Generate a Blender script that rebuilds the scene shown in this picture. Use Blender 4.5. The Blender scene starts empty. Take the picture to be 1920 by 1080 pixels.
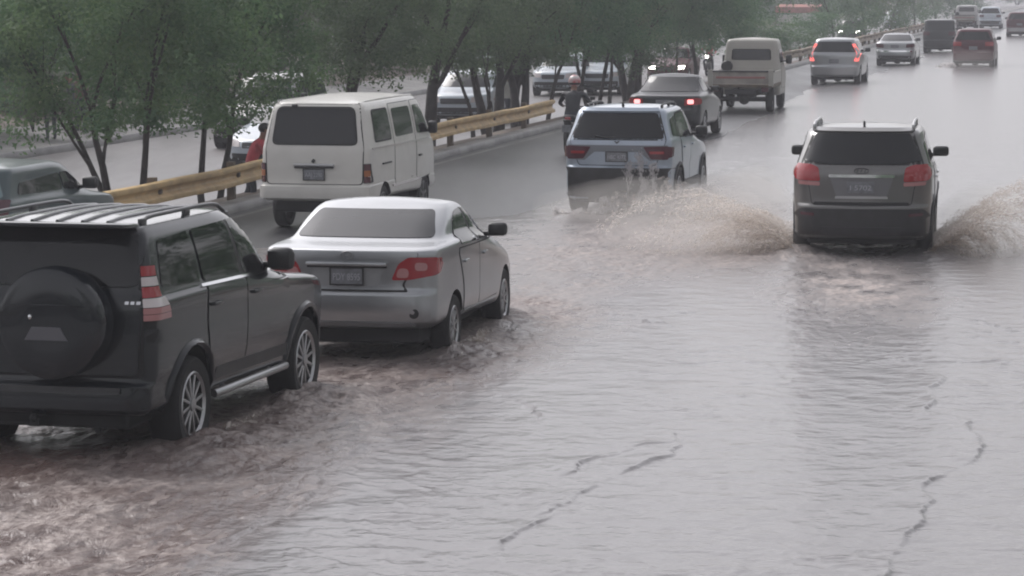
import bpy, bmesh, math, random
import numpy as np
from mathutils import Vector, Matrix
from mathutils.bvhtree import BVHTree

# ------------------------------------------------------------------ camera, world, sun, exposure
SC = bpy.context.scene
COL = SC.collection
F = 5400.0; CH = 3.7; PITCH = math.atan(575.0 / F)
cd = bpy.data.cameras.new("camera"); cam = bpy.data.objects.new("camera", cd); COL.objects.link(cam)
cd.sensor_width = 36.0; cd.lens = 36.0 * F / 1920.0; cd.clip_start = 0.5; cd.clip_end = 3000.0
cam.location = (0, 0, CH); cam.rotation_euler = (math.pi / 2 - PITCH, 0, 0)
SC.camera = cam
SUN_EL = math.radians(46); SUN_ROT = math.radians(-38)
W = bpy.data.worlds.new("World"); SC.world = W; W.use_nodes = True
nt = W.node_tree; bg = nt.nodes["Background"]
sky = nt.nodes.new("ShaderNodeTexSky"); sky.sky_type = 'NISHITA'; sky.sun_disc = False
sky.sun_elevation = SUN_EL; sky.sun_rotation = SUN_ROT; sky.dust_density = 3.0; sky.air_density = 1.0
hs = nt.nodes.new("ShaderNodeHueSaturation"); hs.inputs["Saturation"].default_value = 0.13
tintn = nt.nodes.new("ShaderNodeMix"); tintn.data_type = 'RGBA'; tintn.blend_type = 'MULTIPLY'
tintn.inputs[0].default_value = 1.0; tintn.inputs[7].default_value = (1.0, 0.982, 1.008, 1)
nt.links.new(sky.outputs[0], hs.inputs["Color"]); nt.links.new(hs.outputs[0], tintn.inputs[6])
nt.links.new(tintn.outputs[2], bg.inputs[0]); bg.inputs[1].default_value = 0.12
sd = bpy.data.lights.new("sun", 'SUN'); sd.energy = 0.8; sd.angle = math.radians(30); sd.color = (1, 0.97, 0.93)
sun = bpy.data.objects.new("sun", sd); COL.objects.link(sun)
sun.rotation_euler = (-(math.pi / 2 - SUN_EL), 0, -SUN_ROT)
SC.view_settings.view_transform = 'Standard'; SC.view_settings.look = 'None'
SC.view_settings.exposure = 0.78; SC.view_settings.gamma = 1.0
SC.render.engine = 'CYCLES'
SC.cycles.use_denoising = True
SC.cycles.filter_width = 2.0
SC.cycles.max_bounces = 8; SC.cycles.transparent_max_bounces = 24
SC.cycles.sample_clamp_indirect = 6.0

R = math.radians
random.seed(7); rng = np.random.default_rng(7)
THETA = R(12.0)
# ------------------------------------------------------------------ helpers
def ray(px, py):
    a = (px - 960) / F; b = (540 - py) / F
    return Vector((a, math.cos(PITCH) + b * math.sin(PITCH), -math.sin(PITCH) + b * math.cos(PITCH)))
def G(px, py, z=0.0):
    d = ray(px, py); t = (z - CH) / d.z
    return Vector((d.x * t, d.y * t, z))
RD = Vector((math.sin(THETA), math.cos(THETA), 0)); RN = Vector((math.cos(THETA), -math.sin(THETA), 0))
O0 = Vector((-4.27, 49.0, 0))                      # a point under the guard rail
def UV(u, v, z=0.0):                               # road frame: u right of the guard rail, v along the road from O0
    p = O0 + RN * u + RD * v; return Vector((p.x, p.y, z))
def at_ratio(px, u, z=0.0):                        # point at road offset u seen in picture column px
    k = (px - 960) / F
    # P = O0 + RN*u + RD*v ; P.x = k' * P.y
    q = O0 + RN * u
    v = (k * q.y - q.x) / (RD.x - k * RD.y)
    p = q + RD * v; return Vector((p.x, p.y, z))

def pmat(name, color, rough=0.5, metal=0.0, coat=0.0, var=0.0, vscale=6.0, bump=0.0, bscale=40.0, spec=0.5,
         emit=None, estr=0.0, ior=None, dirt=None, dirt_amt=0.0, trans=0.0):
    m = bpy.data.materials.new(name); m.use_nodes = True
    n = m.node_tree.nodes; l = m.node_tree.links; b = n["Principled BSDF"]
    b.inputs["Base Color"].default_value = (*color, 1); b.inputs["Roughness"].default_value = rough
    b.inputs["Metallic"].default_value = metal; b.inputs["Coat Weight"].default_value = coat
    b.inputs["Coat Roughness"].default_value = 0.06
    b.inputs["Specular IOR Level"].default_value = spec
    if ior: b.inputs["IOR"].default_value = ior
    if trans: b.inputs["Transmission Weight"].default_value = trans
    if emit: b.inputs["Emission Color"].default_value = (*emit, 1); b.inputs["Emission Strength"].default_value = estr
    if var or dirt or bump:
        tc = n.new("ShaderNodeTexCoord")
        nz = n.new("ShaderNodeTexNoise"); nz.inputs["Scale"].default_value = vscale; nz.inputs["Detail"].default_value = 5
        l.new(tc.outputs["Object"], nz.inputs["Vector"])
        if var or dirt:
            mp = n.new("ShaderNodeMapRange"); mp.inputs[1].default_value = 0.35; mp.inputs[2].default_value = 0.65
            mp.inputs[3].default_value = 0.0; mp.inputs[4].default_value = 1.0
            l.new(nz.outputs[0], mp.inputs[0])
            mx = n.new("ShaderNodeMix"); mx.data_type = 'RGBA'
            c2 = dirt if dirt else tuple(max(0, c * (1 - var)) for c in color)
            c1 = color if dirt else tuple(c * (1 + var) for c in color)
            mx.inputs[6].default_value = (*c1, 1); mx.inputs[7].default_value = (*c2, 1)
            if dirt:
                mm = n.new("ShaderNodeMath"); mm.operation = 'MULTIPLY'; mm.inputs[1].default_value = dirt_amt
                l.new(mp.outputs[0], mm.inputs[0]); l.new(mm.outputs[0], mx.inputs[0])
            else: l.new(mp.outputs[0], mx.inputs[0])
            l.new(mx.outputs[2], b.inputs["Base Color"])
        if bump:
            n2 = n.new("ShaderNodeTexNoise"); n2.inputs["Scale"].default_value = bscale; n2.inputs["Detail"].default_value = 4
            l.new(tc.outputs["Object"], n2.inputs["Vector"])
            bp = n.new("ShaderNodeBump"); bp.inputs["Strength"].default_value = bump; bp.inputs["Distance"].default_value = 0.02
            l.new(n2.outputs[0], bp.inputs["Height"]); l.new(bp.outputs[0], b.inputs["Normal"])
    return m

def paint(name, color, metal=0.0, rough=0.3, coat=0.55, dirt_amt=0.3, spec=0.35):
    return pmat(name, color, rough, metal, coat, dirt=tuple(0.72 * c + 0.012 for c in color), dirt_amt=dirt_amt, vscale=3.2,
                bump=0.015, bscale=9, spec=spec)

M = {}
M['black'] = pmat("black plastic", (0.018, 0.018, 0.02), 0.45, var=0.3)
M['dark'] = pmat("underbody dark", (0.010, 0.010, 0.011), 0.8)
M['seal'] = pmat("rubber seal", (0.008, 0.008, 0.009), 0.7)
M['glass'] = pmat("tinted glass", (0.010, 0.011, 0.013), 0.05, spec=0.4)
M['glass_light'] = pmat("light tinted glass", (0.035, 0.036, 0.039), 0.07, spec=0.25)
M['glass_teal'] = pmat("teal glass", (0.16, 0.22, 0.23), 0.12, spec=0.8)
M['tyre'] = pmat("tyre rubber", (0.014, 0.014, 0.015), 0.75, bump=0.3, bscale=60)
M['alloy'] = pmat("alloy", (0.42, 0.42, 0.43), 0.32, 0.85)
M['alloy_dark'] = pmat("alloy dark", (0.05, 0.05, 0.052), 0.4, 0.5)
M['steel'] = pmat("steel rim", (0.2, 0.2, 0.2), 0.5, 0.5)
M['chrome'] = pmat("chrome", (0.75, 0.75, 0.76), 0.12, 1.0)
M['red_lamp'] = pmat("red lamp", (0.30, 0.012, 0.018), 0.08, coat=0.6)
M['red_dull'] = pmat("dark red lamp", (0.07, 0.012, 0.022), 0.12, coat=0.5)
M['clear_lamp'] = pmat("clear lamp", (0.55, 0.5, 0.5), 0.12, coat=0.6)
M['pink_lamp'] = pmat("pale red lamp", (0.42, 0.2, 0.2), 0.12, coat=0.6)
M['amber'] = pmat("amber lamp", (0.32, 0.1, 0.03), 0.15, coat=0.5)
M['lit_red'] = pmat("lit brake lamp", (0.5, 0.03, 0.03), 0.15, emit=(1.0, 0.16, 0.14), estr=0.9)
M['lit_red_hot'] = pmat("lit brake lamp core", (0.6, 0.1, 0.1), 0.15, emit=(1.0, 0.30, 0.30), estr=1.5)
M['headlight'] = pmat("lit headlamp", (0.9, 0.9, 0.85), 0.15, emit=(1.0, 0.97, 0.9), estr=5.0)
M['plate'] = pmat("number plate", (0.16, 0.165, 0.18), 0.35, var=0.2, vscale=18)
M['plate_ink'] = pmat("number plate ink", (0.36, 0.37, 0.40), 0.4)
M['plate_dark'] = pmat("number plate dark ink", (0.06, 0.06, 0.07), 0.5)

def link(o, parent=None):
    COL.objects.link(o)
    if parent: o.parent = parent
    return o
def empty(name, label, cat, loc=(0, 0, 0), rz=0.0, group=None):
    o = bpy.data.objects.new(name, None); COL.objects.link(o); o.empty_display_size = 0.3
    o.location = loc; o.rotation_euler = (0, 0, rz); o['label'] = label; o['category'] = cat
    if group: o['group'] = group
    return o
def tag(o, label, cat, group=None):
    o['label'] = label; o['category'] = cat
    if group: o['group'] = group
    return o
def obj(name, bm, mats, parent=None, smooth=None, free=True):
    me = bpy.data.meshes.new(name); bm.to_mesh(me)
    if free: bm.free()
    for m in (mats if isinstance(mats, (list, tuple)) else [mats]): me.materials.append(m)
    if smooth is not None:
        me.polygons.foreach_set("use_smooth", [True] * len(me.polygons)); me.set_sharp_from_angle(angle=R(smooth))
    return link(bpy.data.objects.new(name, me), parent)
def npobj(name, V, Fc, mats, parent=None, smooth=False, mi=None):
    me = bpy.data.meshes.new(name)
    V = np.asarray(V, np.float32); Fc = np.asarray(Fc, np.int32); k = Fc.shape[1]; nf = len(Fc)
    me.vertices.add(len(V)); me.vertices.foreach_set("co", V.ravel())
    me.loops.add(nf * k); me.loops.foreach_set("vertex_index", Fc.ravel())
    me.polygons.add(nf); me.polygons.foreach_set("loop_start", np.arange(0, nf * k, k, dtype=np.int32))
    for m in (mats if isinstance(mats, (list, tuple)) else [mats]): me.materials.append(m)
    if mi is not None: me.polygons.foreach_set("material_index", np.asarray(mi, np.int32))
    me.polygons.foreach_set("use_smooth", np.full(nf, smooth))
    me.update(calc_edges=True); me.validate()
    return link(bpy.data.objects.new(name, me), parent)

def add_box(bm, c, s, rot=None, bev=0.0):
    r = bmesh.ops.create_cube(bm, size=1.0)
    mt = Matrix.Translation(c) @ (rot.to_4x4() if rot is not None else Matrix.Identity(4)) @ Matrix.Diagonal((*s, 1))
    bmesh.ops.transform(bm, matrix=mt, verts=r['verts'])
    if bev:
        es = {e for v in r['verts'] for e in v.link_edges}
        bmesh.ops.bevel(bm, geom=list(es), offset=bev, segments=2, affect='EDGES', profile=0.5)
def frame_of(d):
    d = d.normalized(); a = Vector((0, 0, 1)) if abs(d.z) < 0.9 else Vector((1, 0, 0))
    x = d.cross(a).normalized(); return x, d.cross(x).normalized()
def add_tube(bm, pts, rad, n=8, cap=True):
    pts = [Vector(p) for p in pts]
    if not isinstance(rad, (list, tuple)): rad = [rad] * len(pts)
    rings = []; px = None
    for i, p in enumerate(pts):
        d = (pts[min(i + 1, len(pts) - 1)] - pts[max(i - 1, 0)])
        if px is None: x, y = frame_of(d)
        else:
            dn = d.normalized(); x = (px - dn * px.dot(dn)).normalized(); y = dn.cross(x)
        px = x
        rings.append([bm.verts.new(p + x * rad[i] * math.cos(2 * math.pi * k / n) + y * rad[i] * math.sin(2 * math.pi * k / n)) for k in range(n)])
    for a, b in zip(rings, rings[1:]):
        for k in range(n): bm.faces.new((a[k], a[(k + 1) % n], b[(k + 1) % n], b[k]))
    if cap: bm.faces.new(list(reversed(rings[0]))); bm.faces.new(rings[-1])
def add_lathe(bm, prof, axis, c, n=32, closed=False, caps=(True, True)):
    """prof: (radius, along); axis 'x' or 'y' or 'z'"""
    c = Vector(c); rings = []
    for r, h in prof:
        ring = []
        for k in range(n):
            a = 2 * math.pi * k / n; p, q = r * math.cos(a), r * math.sin(a)
            v = {'x': (h, p, q), 'y': (p, h, q), 'z': (p, q, h)}[axis]
            ring.append(bm.verts.new(c + Vector(v)))
        rings.append(ring)
    for a, b in zip(rings, rings[1:]):
        for k in range(n): bm.faces.new((a[k], a[(k + 1) % n], b[(k + 1) % n], b[k]))
    if closed:
        for k in range(n): bm.faces.new((rings[-1][k], rings[-1][(k + 1) % n], rings[0][(k + 1) % n], rings[0][k]))
    else:
        if caps[0]: bm.faces.new(rings[0])
        if caps[1]: bm.faces.new(rings[-1])
    bmesh.ops.recalc_face_normals(bm, faces=bm.faces[:])
def add_ball(bm, c, r, u=16, v=10):
    rr = bmesh.ops.create_uvsphere(bm, u_segments=u, v_segments=v, radius=1.0)
    s = r if isinstance(r, (tuple, list)) else (r, r, r)
    bmesh.ops.transform(bm, matrix=Matrix.Translation(c) @ Matrix.Diagonal((*s, 1)), verts=rr['verts'])
def rpoly(pts, r, n=4):
    out = []; N = len(pts)
    for i in range(N):
        p = Vector(pts[i]).to_2d(); a = Vector(pts[i - 1]).to_2d() - p; b = Vector(pts[(i + 1) % N]).to_2d() - p
        rr = r[i] if isinstance(r, (list, tuple)) else r
        rr = min(rr, a.length * 0.45, b.length * 0.45)
        if rr < 1e-4: out.append((p.x, p.y)); continue
        p0 = p + a.normalized() * rr; p1 = p + b.normalized() * rr
        for k in range(n + 1):
            t = k / n; q = p0 * (1 - t) ** 2 + p * 2 * t * (1 - t) + p1 * t * t
            out.append((q.x, q.y))
    return out
def inset2(pts, d):                                 # shrink a simple polygon
    N = len(pts); A = sum(pts[i - 1][0] * pts[i][1] - pts[i][0] * pts[i - 1][1] for i in range(N)); sg = 1 if A > 0 else -1
    out = []
    for i in range(N):
        p = Vector(pts[i]); a = (p - Vector(pts[i - 1])); b = (Vector(pts[(i + 1) % N]) - p)
        if a.length < 1e-6 or b.length < 1e-6: continue
        a.normalize(); b.normalize()
        na = Vector((-a.y, a.x)) * sg; nb = Vector((-b.y, b.x)) * sg
        m = (na + nb); m = m / max(0.3, m.dot(na)) if m.length > 1e-6 else na
        q = p + m * d; out.append((q.x, q.y))
    return out
def mirror(pts): return [(-a, b) for a, b in pts]

# ------------------------------------------------------------------ vehicles
def mono(ts, vs, t):
    """monotone cubic interpolation (numpy)"""
    h = np.diff(ts); d = np.diff(vs) / h; m = np.zeros(len(ts))
    m[0], m[-1] = d[0], d[-1]
    for i in range(1, len(ts) - 1):
        if d[i - 1] * d[i] > 0: m[i] = 2 * d[i - 1] * d[i] / (d[i - 1] + d[i])
    i = np.clip(np.searchsorted(ts, t) - 1, 0, len(h) - 1); s = (t - ts[i]) / h[i]
    return (vs[i] * (1 + 2 * s) * (1 - s) ** 2 + m[i] * h[i] * s * (1 - s) ** 2 + vs[i + 1] * s * s * (3 - 2 * s) + m[i + 1] * h[i] * s * s * (s - 1))

class Car:
    """rings: (z at rear, z at front, y rear, y front, half width, rear corner radius, front corner radius), bottom to roof edge"""
    def __init__(s, name, label, cat, group, L, rings, mat, bow=0.05, fbow=0.14, tr=0.03, tf=0.06, crown=0.05, sub=4, q=1.0, body='body', wheels=None, step=0.06):
        s.root = empty(name, label, cat, group=group); s.L = L; s.cc = (.66, .42); s.step = step; s.mat = mat
        K = np.array(rings, float); n = len(K); t = np.linspace(0, n - 1, (n - 1) * sub + 1)
        P = np.stack([mono(np.arange(n).astype(float), K[:, j], t) for j in range(7)], 1)
        n1, n2, n3, n4 = int(8 * q), int(6 * q) + 2, int(16 * q), int(6 * q)
        def ring(p):
            zr, zf, yr, yf, w, rr, rf = p; pts = []
            for k in range(n1): pts.append(((w - rr) * k / n1, yr))
            for k in range(n2): a = math.pi / 2 * k / n2; pts.append((w - rr + rr * math.sin(a), yr + rr * (1 - math.cos(a))))
            for k in range(n3): pts.append((w, yr + rr + (yf - rf - yr - rr) * k / n3))
            for k in range(n2): a = math.pi / 2 * k / n2; pts.append((w - rf + rf * math.cos(a), yf - rf + rf * math.sin(a)))
            for k in range(n4 + 1): pts.append(((w - rf) * (1 - k / n4), yf))
            out = []
            for x, y in pts:
                tt = (y - yr) / (yf - yr); f = (x / w)
                x2 = x - f * (tr * max(0, 1 - tt / 0.35) ** 2 + tf * max(0, (tt - 0.65) / 0.35) ** 2)
                y2 = y + bow * f * f * max(0, 1 - tt / 0.3) - fbow * f * f * max(0, (tt - 0.7) / 0.3)
                g = min(1, max(0, (y2 / L - 0.3) / 0.65)); g = g * g * (3 - 2 * g)
                out.append((x2, y2, zr + (zf - zr) * g))
            return out + [(-x, y, z) for x, y, z in reversed(out[1:-1])]
        rs = [ring(p) for p in P]
        top = rs[-1]; cy = 0.5 * (P[-1][2] + P[-1][3]); roof = []
        for sc in (0.985, 0.95, 0.88, 0.75, 0.55, 0.3, 0.05):
            roof.append([(x * sc, cy + (y - cy) * (0.3 * 1 + 0.7 * sc if False else sc), z + crown * (1 - sc ** 2.2)) for x, y, z in top])
        bot = []
        for sc in (0.05, 0.5, 0.9):
            cb = 0.5 * (P[0][2] + P[0][3]); bot.append([(x * sc, cb + (y - cb) * sc, z) for x, y, z in rs[0]])
        rs = bot + rs + roof
        bm = bmesh.new(); vr = [[bm.verts.new(p) for p in r] for r in rs]; N = len(rs[0])
        for a, b in zip(vr, vr[1:]):
            for k in range(N): bm.faces.new((a[k], a[(k + 1) % N], b[(k + 1) % N], b[k]))
        bm.faces.new(list(reversed(vr[0]))); bm.faces.new(vr[-1])
        bmesh.ops.recalc_face_normals(bm, faces=bm.faces[:])
        s.bvh = BVHTree.FromBMesh(bm)
        s.body = obj(body, bm, [mat, M['dark']], s.root, smooth=38)
        if wheels: s.wheels(**wheels)
    def cut(s, cy, cz, r, w):
        bm = bmesh.new()
        for y in cy:
            for sg in (-1, 1):
                x0, x1 = sg * (w - 0.30), sg * (w + 0.4)
                b2 = bmesh.new(); add_lathe(b2, [(r, min(x0, x1)), (r, max(x0, x1))], 'x', (0, y, cz), 36)
                me = bpy.data.meshes.new("t"); b2.to_mesh(me); b2.free(); bm.from_mesh(me); bpy.data.meshes.remove(me)
        for f in bm.faces: f.material_index = 1
        c = obj("cutter", bm, [s.mat, M['dark']])
        md = s.body.modifiers.new("cut", 'BOOLEAN'); md.object = c; md.operation = 'DIFFERENCE'; md.solver = 'EXACT'
        dg = bpy.context.evaluated_depsgraph_get(); me = bpy.data.meshes.new_from_object(s.body.evaluated_get(dg))
        s.body.modifiers.clear(); old = s.body.data; s.body.data = me; me.name = old.name; bpy.data.meshes.remove(old)
        me.set_sharp_from_angle(angle=R(38))
        cm = c.data; bpy.data.objects.remove(c); bpy.data.meshes.remove(cm)
    def wheels(s, yr, yf, r, x, wd=0.22, rim='alloy', arch=None, w=None, spokes=6, rr=None, simple=False, lip=None, dish='alloy_dark'):
        s.wr = r; w = w or x + wd / 2 + 0.02
        s.cut((yr, yf), r, arch or r * 1.13, w)
        rr = rr or r * 0.66
        for y in (yr, yf):
            for sg in (-1, 1):
                bm = bmesh.new(); h = wd / 2
                add_lathe(bm, [(rr, -h * .9), (r * .93, -h), (r * .985, -h * .8), (r, -h * .45), (r, h * .45), (r * .985, h * .8), (r * .93, h), (rr, h * .9)], 'x', (sg * x, y, r), 28 if simple else 40, closed=True)
                t = obj('tyre', bm, M['tyre'], s.root, smooth=40)
                bm = bmesh.new(); o = sg * h
                add_lathe(bm, [(rr * 1.01, o * .86), (rr * .96, o * .96), (rr * .88, o * .8), (rr * .86, o * 0.25), (0.02, o * 0.2)], 'x', (sg * x, y, r), 28, caps=(False, True))
                for f in bm.faces: f.material_index = 1 if (f.calc_center_median() - Vector((sg * x, y, r))).yz.length < rr * .87 else 0
                for k in range(spokes):
                    a = 2 * math.pi * k / spokes + 0.2; nb = len(bm.faces)
                    rot = Matrix.Rotation(a, 3, 'X'); c = Vector((sg * x + o * .72, y, r)) + rot @ Vector((0, rr * .5, 0))
                    add_box(bm, c, (0.03, rr * .86, rr * (0.2 if spokes < 9 else .11)), rot, 0.006)
                add_lathe(bm, [(rr * .22, o * .4), (rr * .2, o * .92), (rr * .05, o * .95)], 'x', (sg * x, y, r), 14)
                obj('rim', bm, [M[rim], M[dish]], t, smooth=35)
                if lip:
                    bm = bmesh.new(); pts = []
                    for k in range(15):
                        a = R(-12 + 204 * k / 14); ra = (arch or r * 1.13) + 0.025
                        yy, zz = y + ra * math.cos(a), r + ra * math.sin(a)
                        h_ = s.bvh.ray_cast(Vector((sg * 4, yy, zz)), Vector((-sg, 0, 0)))
                        if h_[0]: pts.append(h_[0] + Vector((sg * -0.005, 0, 0)))
                    if len(pts) > 3:
                        add_tube(bm, pts, 0.036, 6); obj('wheel_arch_trim', bm, M[lip] if isinstance(lip, str) else lip, s.root, smooth=60)
    def under(s, y0, y1, w, z0, z1):
        bm = bmesh.new(); add_box(bm, (0, (y0 + y1) / 2, (z0 + z1) / 2), (2 * w, y1 - y0, z1 - z0), bev=0.03)
        add_tube(bm, [(-w, y0 + .75, z0 + .03), (w, y0 + .75, z0 + .03)], 0.06, 8)
        add_ball(bm, (0.05, y0 + .75, z0 + .03), (0.17, 0.15, 0.13)); add_tube(bm, [(w * .6, y0 + .6, z0), (w * .62, y0 + .02, z0 - .01)], 0.03, 8)
        return obj('underbody', bm, M['dark'], s.root)
    def proj(s, axis, a, b):
        if axis == 'rear': o, d = Vector((a, -3, b)), Vector((0, 1, 0))
        elif axis == 'front': o, d = Vector((a, s.L + 3, b)), Vector((0, -1, 0))
        elif axis == 'right': o, d = Vector((4, a, b)), Vector((-1, 0, 0))
        elif axis == 'left': o, d = Vector((-4, a, b)), Vector((1, 0, 0))
        elif axis in ('corner', 'corner_left'):            # a: hundredths of a degree round the rear corner, 0 = straight back
            sg = 1 if axis == 'corner' else -1; f = R(100 * a); e = Vector((sg * math.sin(f), -math.cos(f), 0)); o, d = Vector((sg * s.cc[0], s.cc[1], b)) + e * 2, -e
        else: o, d = Vector((a, b, 4)), Vector((0, 0, -1))
        h = s.bvh.ray_cast(o, d)
        if h[0] is None or (axis in ('right', 'left') and abs(h[0].x) < .58):
            q = {'rear': (a, .05, b), 'front': (a, s.L - .1, b), 'right': (.95, a, b), 'left': (-.95, a, b), 'top': (a, b, 1.6)}.get(axis, (o + d * 1.5))
            n = s.bvh.find_nearest(Vector(q)); return n[0], n[1]
        return h[0], h[1]
    def shell_into(s, bm, axis, poly, off, step=None, mi=0, depth=0.012):
        st = step or s.step; b = bmesh.new()
        b.faces.new([b.verts.new((p[0], p[1], 0)) for p in poly])
        for ax in (0, 1):
            lo = min(p[ax] for p in poly); hi = max(p[ax] for p in poly); n = int((hi - lo) / st)
            for k in range(1, n + 1):
                co = [0, 0, 0]; no = [0, 0, 0]; co[ax] = lo + (hi - lo) * k / (n + 1); no[ax] = 1
                bmesh.ops.bisect_plane(b, geom=b.verts[:] + b.edges[:] + b.faces[:], plane_co=co, plane_no=no, dist=1e-5)
        d = {'rear': Vector((0, -1, 0)), 'front': Vector((0, 1, 0)), 'right': Vector((1, 0, 0)), 'left': Vector((-1, 0, 0)), 'top': Vector((0, 0, 1)), 'corner': Vector((.7, -.7, 0)), 'corner_left': Vector((-.7, -.7, 0))}[axis]
        nrm = {}
        for v in b.verts:
            p, n = s.proj(axis, v.co.x, v.co.y)
            if n.dot(d) < 0: n = -n
            n = (n + d * 0.35).normalized(); v.co = p + n * off; nrm[v] = n
        bmesh.ops.triangulate(b, faces=[f for f in b.faces if len(f.verts) > 4])
        b.normal_update()
        tot = sum((f.normal.dot(d) * f.calc_area() for f in b.faces))
        if tot < 0: bmesh.ops.reverse_faces(b, faces=b.faces[:])
        be = [e for e in b.edges if len(e.link_faces) == 1]
        r = bmesh.ops.extrude_edge_only(b, edges=be)
        for v in [g for g in r['geom'] if isinstance(g, bmesh.types.BMVert)]:
            src = min((e.other_vert(v) for e in v.link_edges if e.other_vert(v) in nrm), key=lambda q: (q.co - v.co).length, default=None)
            if src is not None: v.co = src.co - nrm[src] * (off + depth)
        for f in b.faces: f.material_index = mi
        me = bpy.data.meshes.new("t"); b.to_mesh(me); b.free(); bm.from_mesh(me); bpy.data.meshes.remove(me)
    def shell(s, name, axis, polys, mat, off=0.006, parent=None, step=None, depth=0.012, label=None):
        """polys: one polygon or list of polygons (axis, polygon) joined into one part"""
        bm = bmesh.new()
        if isinstance(polys[0][0], (int, float)): polys = [(axis, polys)]
        for ax, p in polys: s.shell_into(bm, ax, p, off, step, 0, depth)
        o = obj(name, bm, mat, parent or s.root, smooth=40)
        if label: o['label'] = label
        return o
    def both(s, name, poly, mat, off=0.006, **k):
        return [s.shell(name, ax, poly, mat, off, **k) for ax in ('right', 'left')]
    def mirror_pair(s, y, z, size=(0.12, 0.09, 0.08), mat=None, arm=0.12, w=None):
        for sg in (1, -1):
            p, n = s.proj('right' if sg > 0 else 'left', y, z); bm = bmesh.new()
            c = p + Vector((sg * (arm + size[0] * .6), -0.02, 0.05))
            add_box(bm, c, (size[0] * 2, size[1] * 1.4, size[2] * 2), Matrix.Rotation(sg * 0.12, 3, 'Z'), min(size) * .55)
            add_box(bm, p + Vector((sg * arm * .5, 0, 0.0)), (arm * 1.5, 0.06, 0.045), None, 0.012)
            m = obj('door_mirror', bm, mat or M['black'], s.root, smooth=50)
            bm = bmesh.new(); add_box(bm, c + Vector((0, -size[1] * .7 - 0.006, 0)), (size[0] * 1.6, 0.008, size[2] * 1.5), Matrix.Rotation(sg * 0.12, 3, 'Z'), 0.003)
            obj('mirror_glass', bm, M['glass'], m, smooth=40)
    def handles(s, ys, z, mat, w=0.17):
        for sg, ax in ((1, 'right'), (-1, 'left')):
            for y in ys:
                p, n = s.proj(ax, y, z); bm = bmesh.new()
                add_box(bm, p + Vector((sg * 0.028, 0, 0)), (0.022, w, 0.03), None, 0.009)
                for e in (-1, 1): add_box(bm, p + Vector((sg * 0.012, e * w * .4, 0)), (0.03, 0.03, 0.028), None, 0.005)
                obj('door_handle', bm, mat, s.root, smooth=40)
    def rails(s, y0, y1, x, mat, h=0.055, r=0.018, feet=3):
        for sg in (1, -1):
            bm = bmesh.new(); pts = []
            for k in range(15):
                t = k / 14; y = y0 + (y1 - y0) * t; p, n = s.proj('top', sg * x, y)
                e = min(1, t / .1, (1 - t) / .1); pts.append(p + Vector((0, 0, h * (e ** .5) + 0.002)))
            add_tube(bm, pts, r, 8)
            for k in range(feet):
                t = (k + .06) / (feet - .88) ; y = y0 + (y1 - y0) * min(t, .95); p, n = s.proj('top', sg * x, y)
                add_box(bm, p + Vector((0, 0, h * .45)), (r * 1.9, .12, h * 1.05), None, 0.006)
            obj('roof_rail', bm, mat, s.root, smooth=50)
    def plate(s, x, z, text=None, w=0.33, h=0.16, y=None, ink='plate_ink', mat='plate', tilt=0.0, frame=True, parent=None, off=0.018):
        p, n = s.proj('rear', x, z); yy = (p.y if y is None else y) - off
        bm = bmesh.new(); add_box(bm, (x, yy, z), (w, 0.012, h), None, 0.004)
        pl = obj('number_plate', bm, M[mat], parent or s.root)
        if frame:
            bm = bmesh.new()
            for sx in (-1, 1): add_box(bm, (x + sx * (w / 2 + .006), yy, z), (.012, .022, h + .024))
            for sz in (-1, 1): add_box(bm, (x, yy, z + sz * (h / 2 + .006)), (w - .001, .021, .012))
            obj('plate_frame', bm, M['black'], pl)
        if text:
            cu = bpy.data.curves.new("t", 'FONT'); cu.body = text; cu.size = h * .62; cu.align_x = 'CENTER'; cu.align_y = 'CENTER'; cu.extrude = 0.002
            o = bpy.data.objects.new("t", cu); COL.objects.link(o); dg = bpy.context.evaluated_depsgraph_get()
            me = bpy.data.meshes.new_from_object(o.evaluated_get(dg)); bpy.data.objects.remove(o); bpy.data.curves.remove(cu)
            wd = max(v.co.x for v in me.vertices) - min(v.co.x for v in me.vertices); kx = min(1.25, w * .86 / wd)
            me.transform(Matrix.Translation((x, yy - .0085, z - h * .05)) @ Matrix.Rotation(math.pi / 2, 4, 'X') @ Matrix.Diagonal((kx, 1.0, 1, 1)))
            me.materials.clear(); me.materials.append(M[ink]); me.name = 'lettering'
            link(bpy.data.objects.new('lettering', me), pl)
        return pl
    def ant(s, x, y, kind='fin'):
        p, n = s.proj('top', x, y); bm = bmesh.new()
        if kind == 'fin': add_box(bm, p + Vector((0, 0, .03)), (.03, .12, .07), Matrix.Rotation(-.35, 3, 'X'), .012)
        else: add_tube(bm, [p - Vector((0, 0, .01)), p + Vector((0, -.12, .22))], .006, 6); add_ball(bm, p, .03, 8, 6)
        obj('roof_antenna', bm, M['black'], s.root, smooth=50)
    def wiper(s, pts, axis='rear', r=0.012, off=0.02):
        bm = bmesh.new(); add_tube(bm, [s.proj(axis, a, b)[0] + Vector((0, -off if axis == 'rear' else off, 0)) for a, b in pts], r, 6)
        obj('wiper', bm, M['black'], s.root, smooth=60)
    def place(s, P, th=THETA, back=False):
        """P: ground point under the middle of the face turned to the camera"""
        if back:                                   # front bumper at P, car drives towards the camera
            s.root.rotation_euler = (0, 0, math.pi - th)
            d = Vector((math.sin(th), math.cos(th), 0)); s.root.location = Vector(P) + d * s.L
        else:
            s.root.rotation_euler = (0, 0, -th); s.root.location = P
        return s.root
def copy_tree(o, parent=None):
    c = o.copy(); COL.objects.link(c)
    if parent is not None: c.parent = parent
    for ch in list(o.children): copy_tree(ch, c)
    return c
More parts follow.
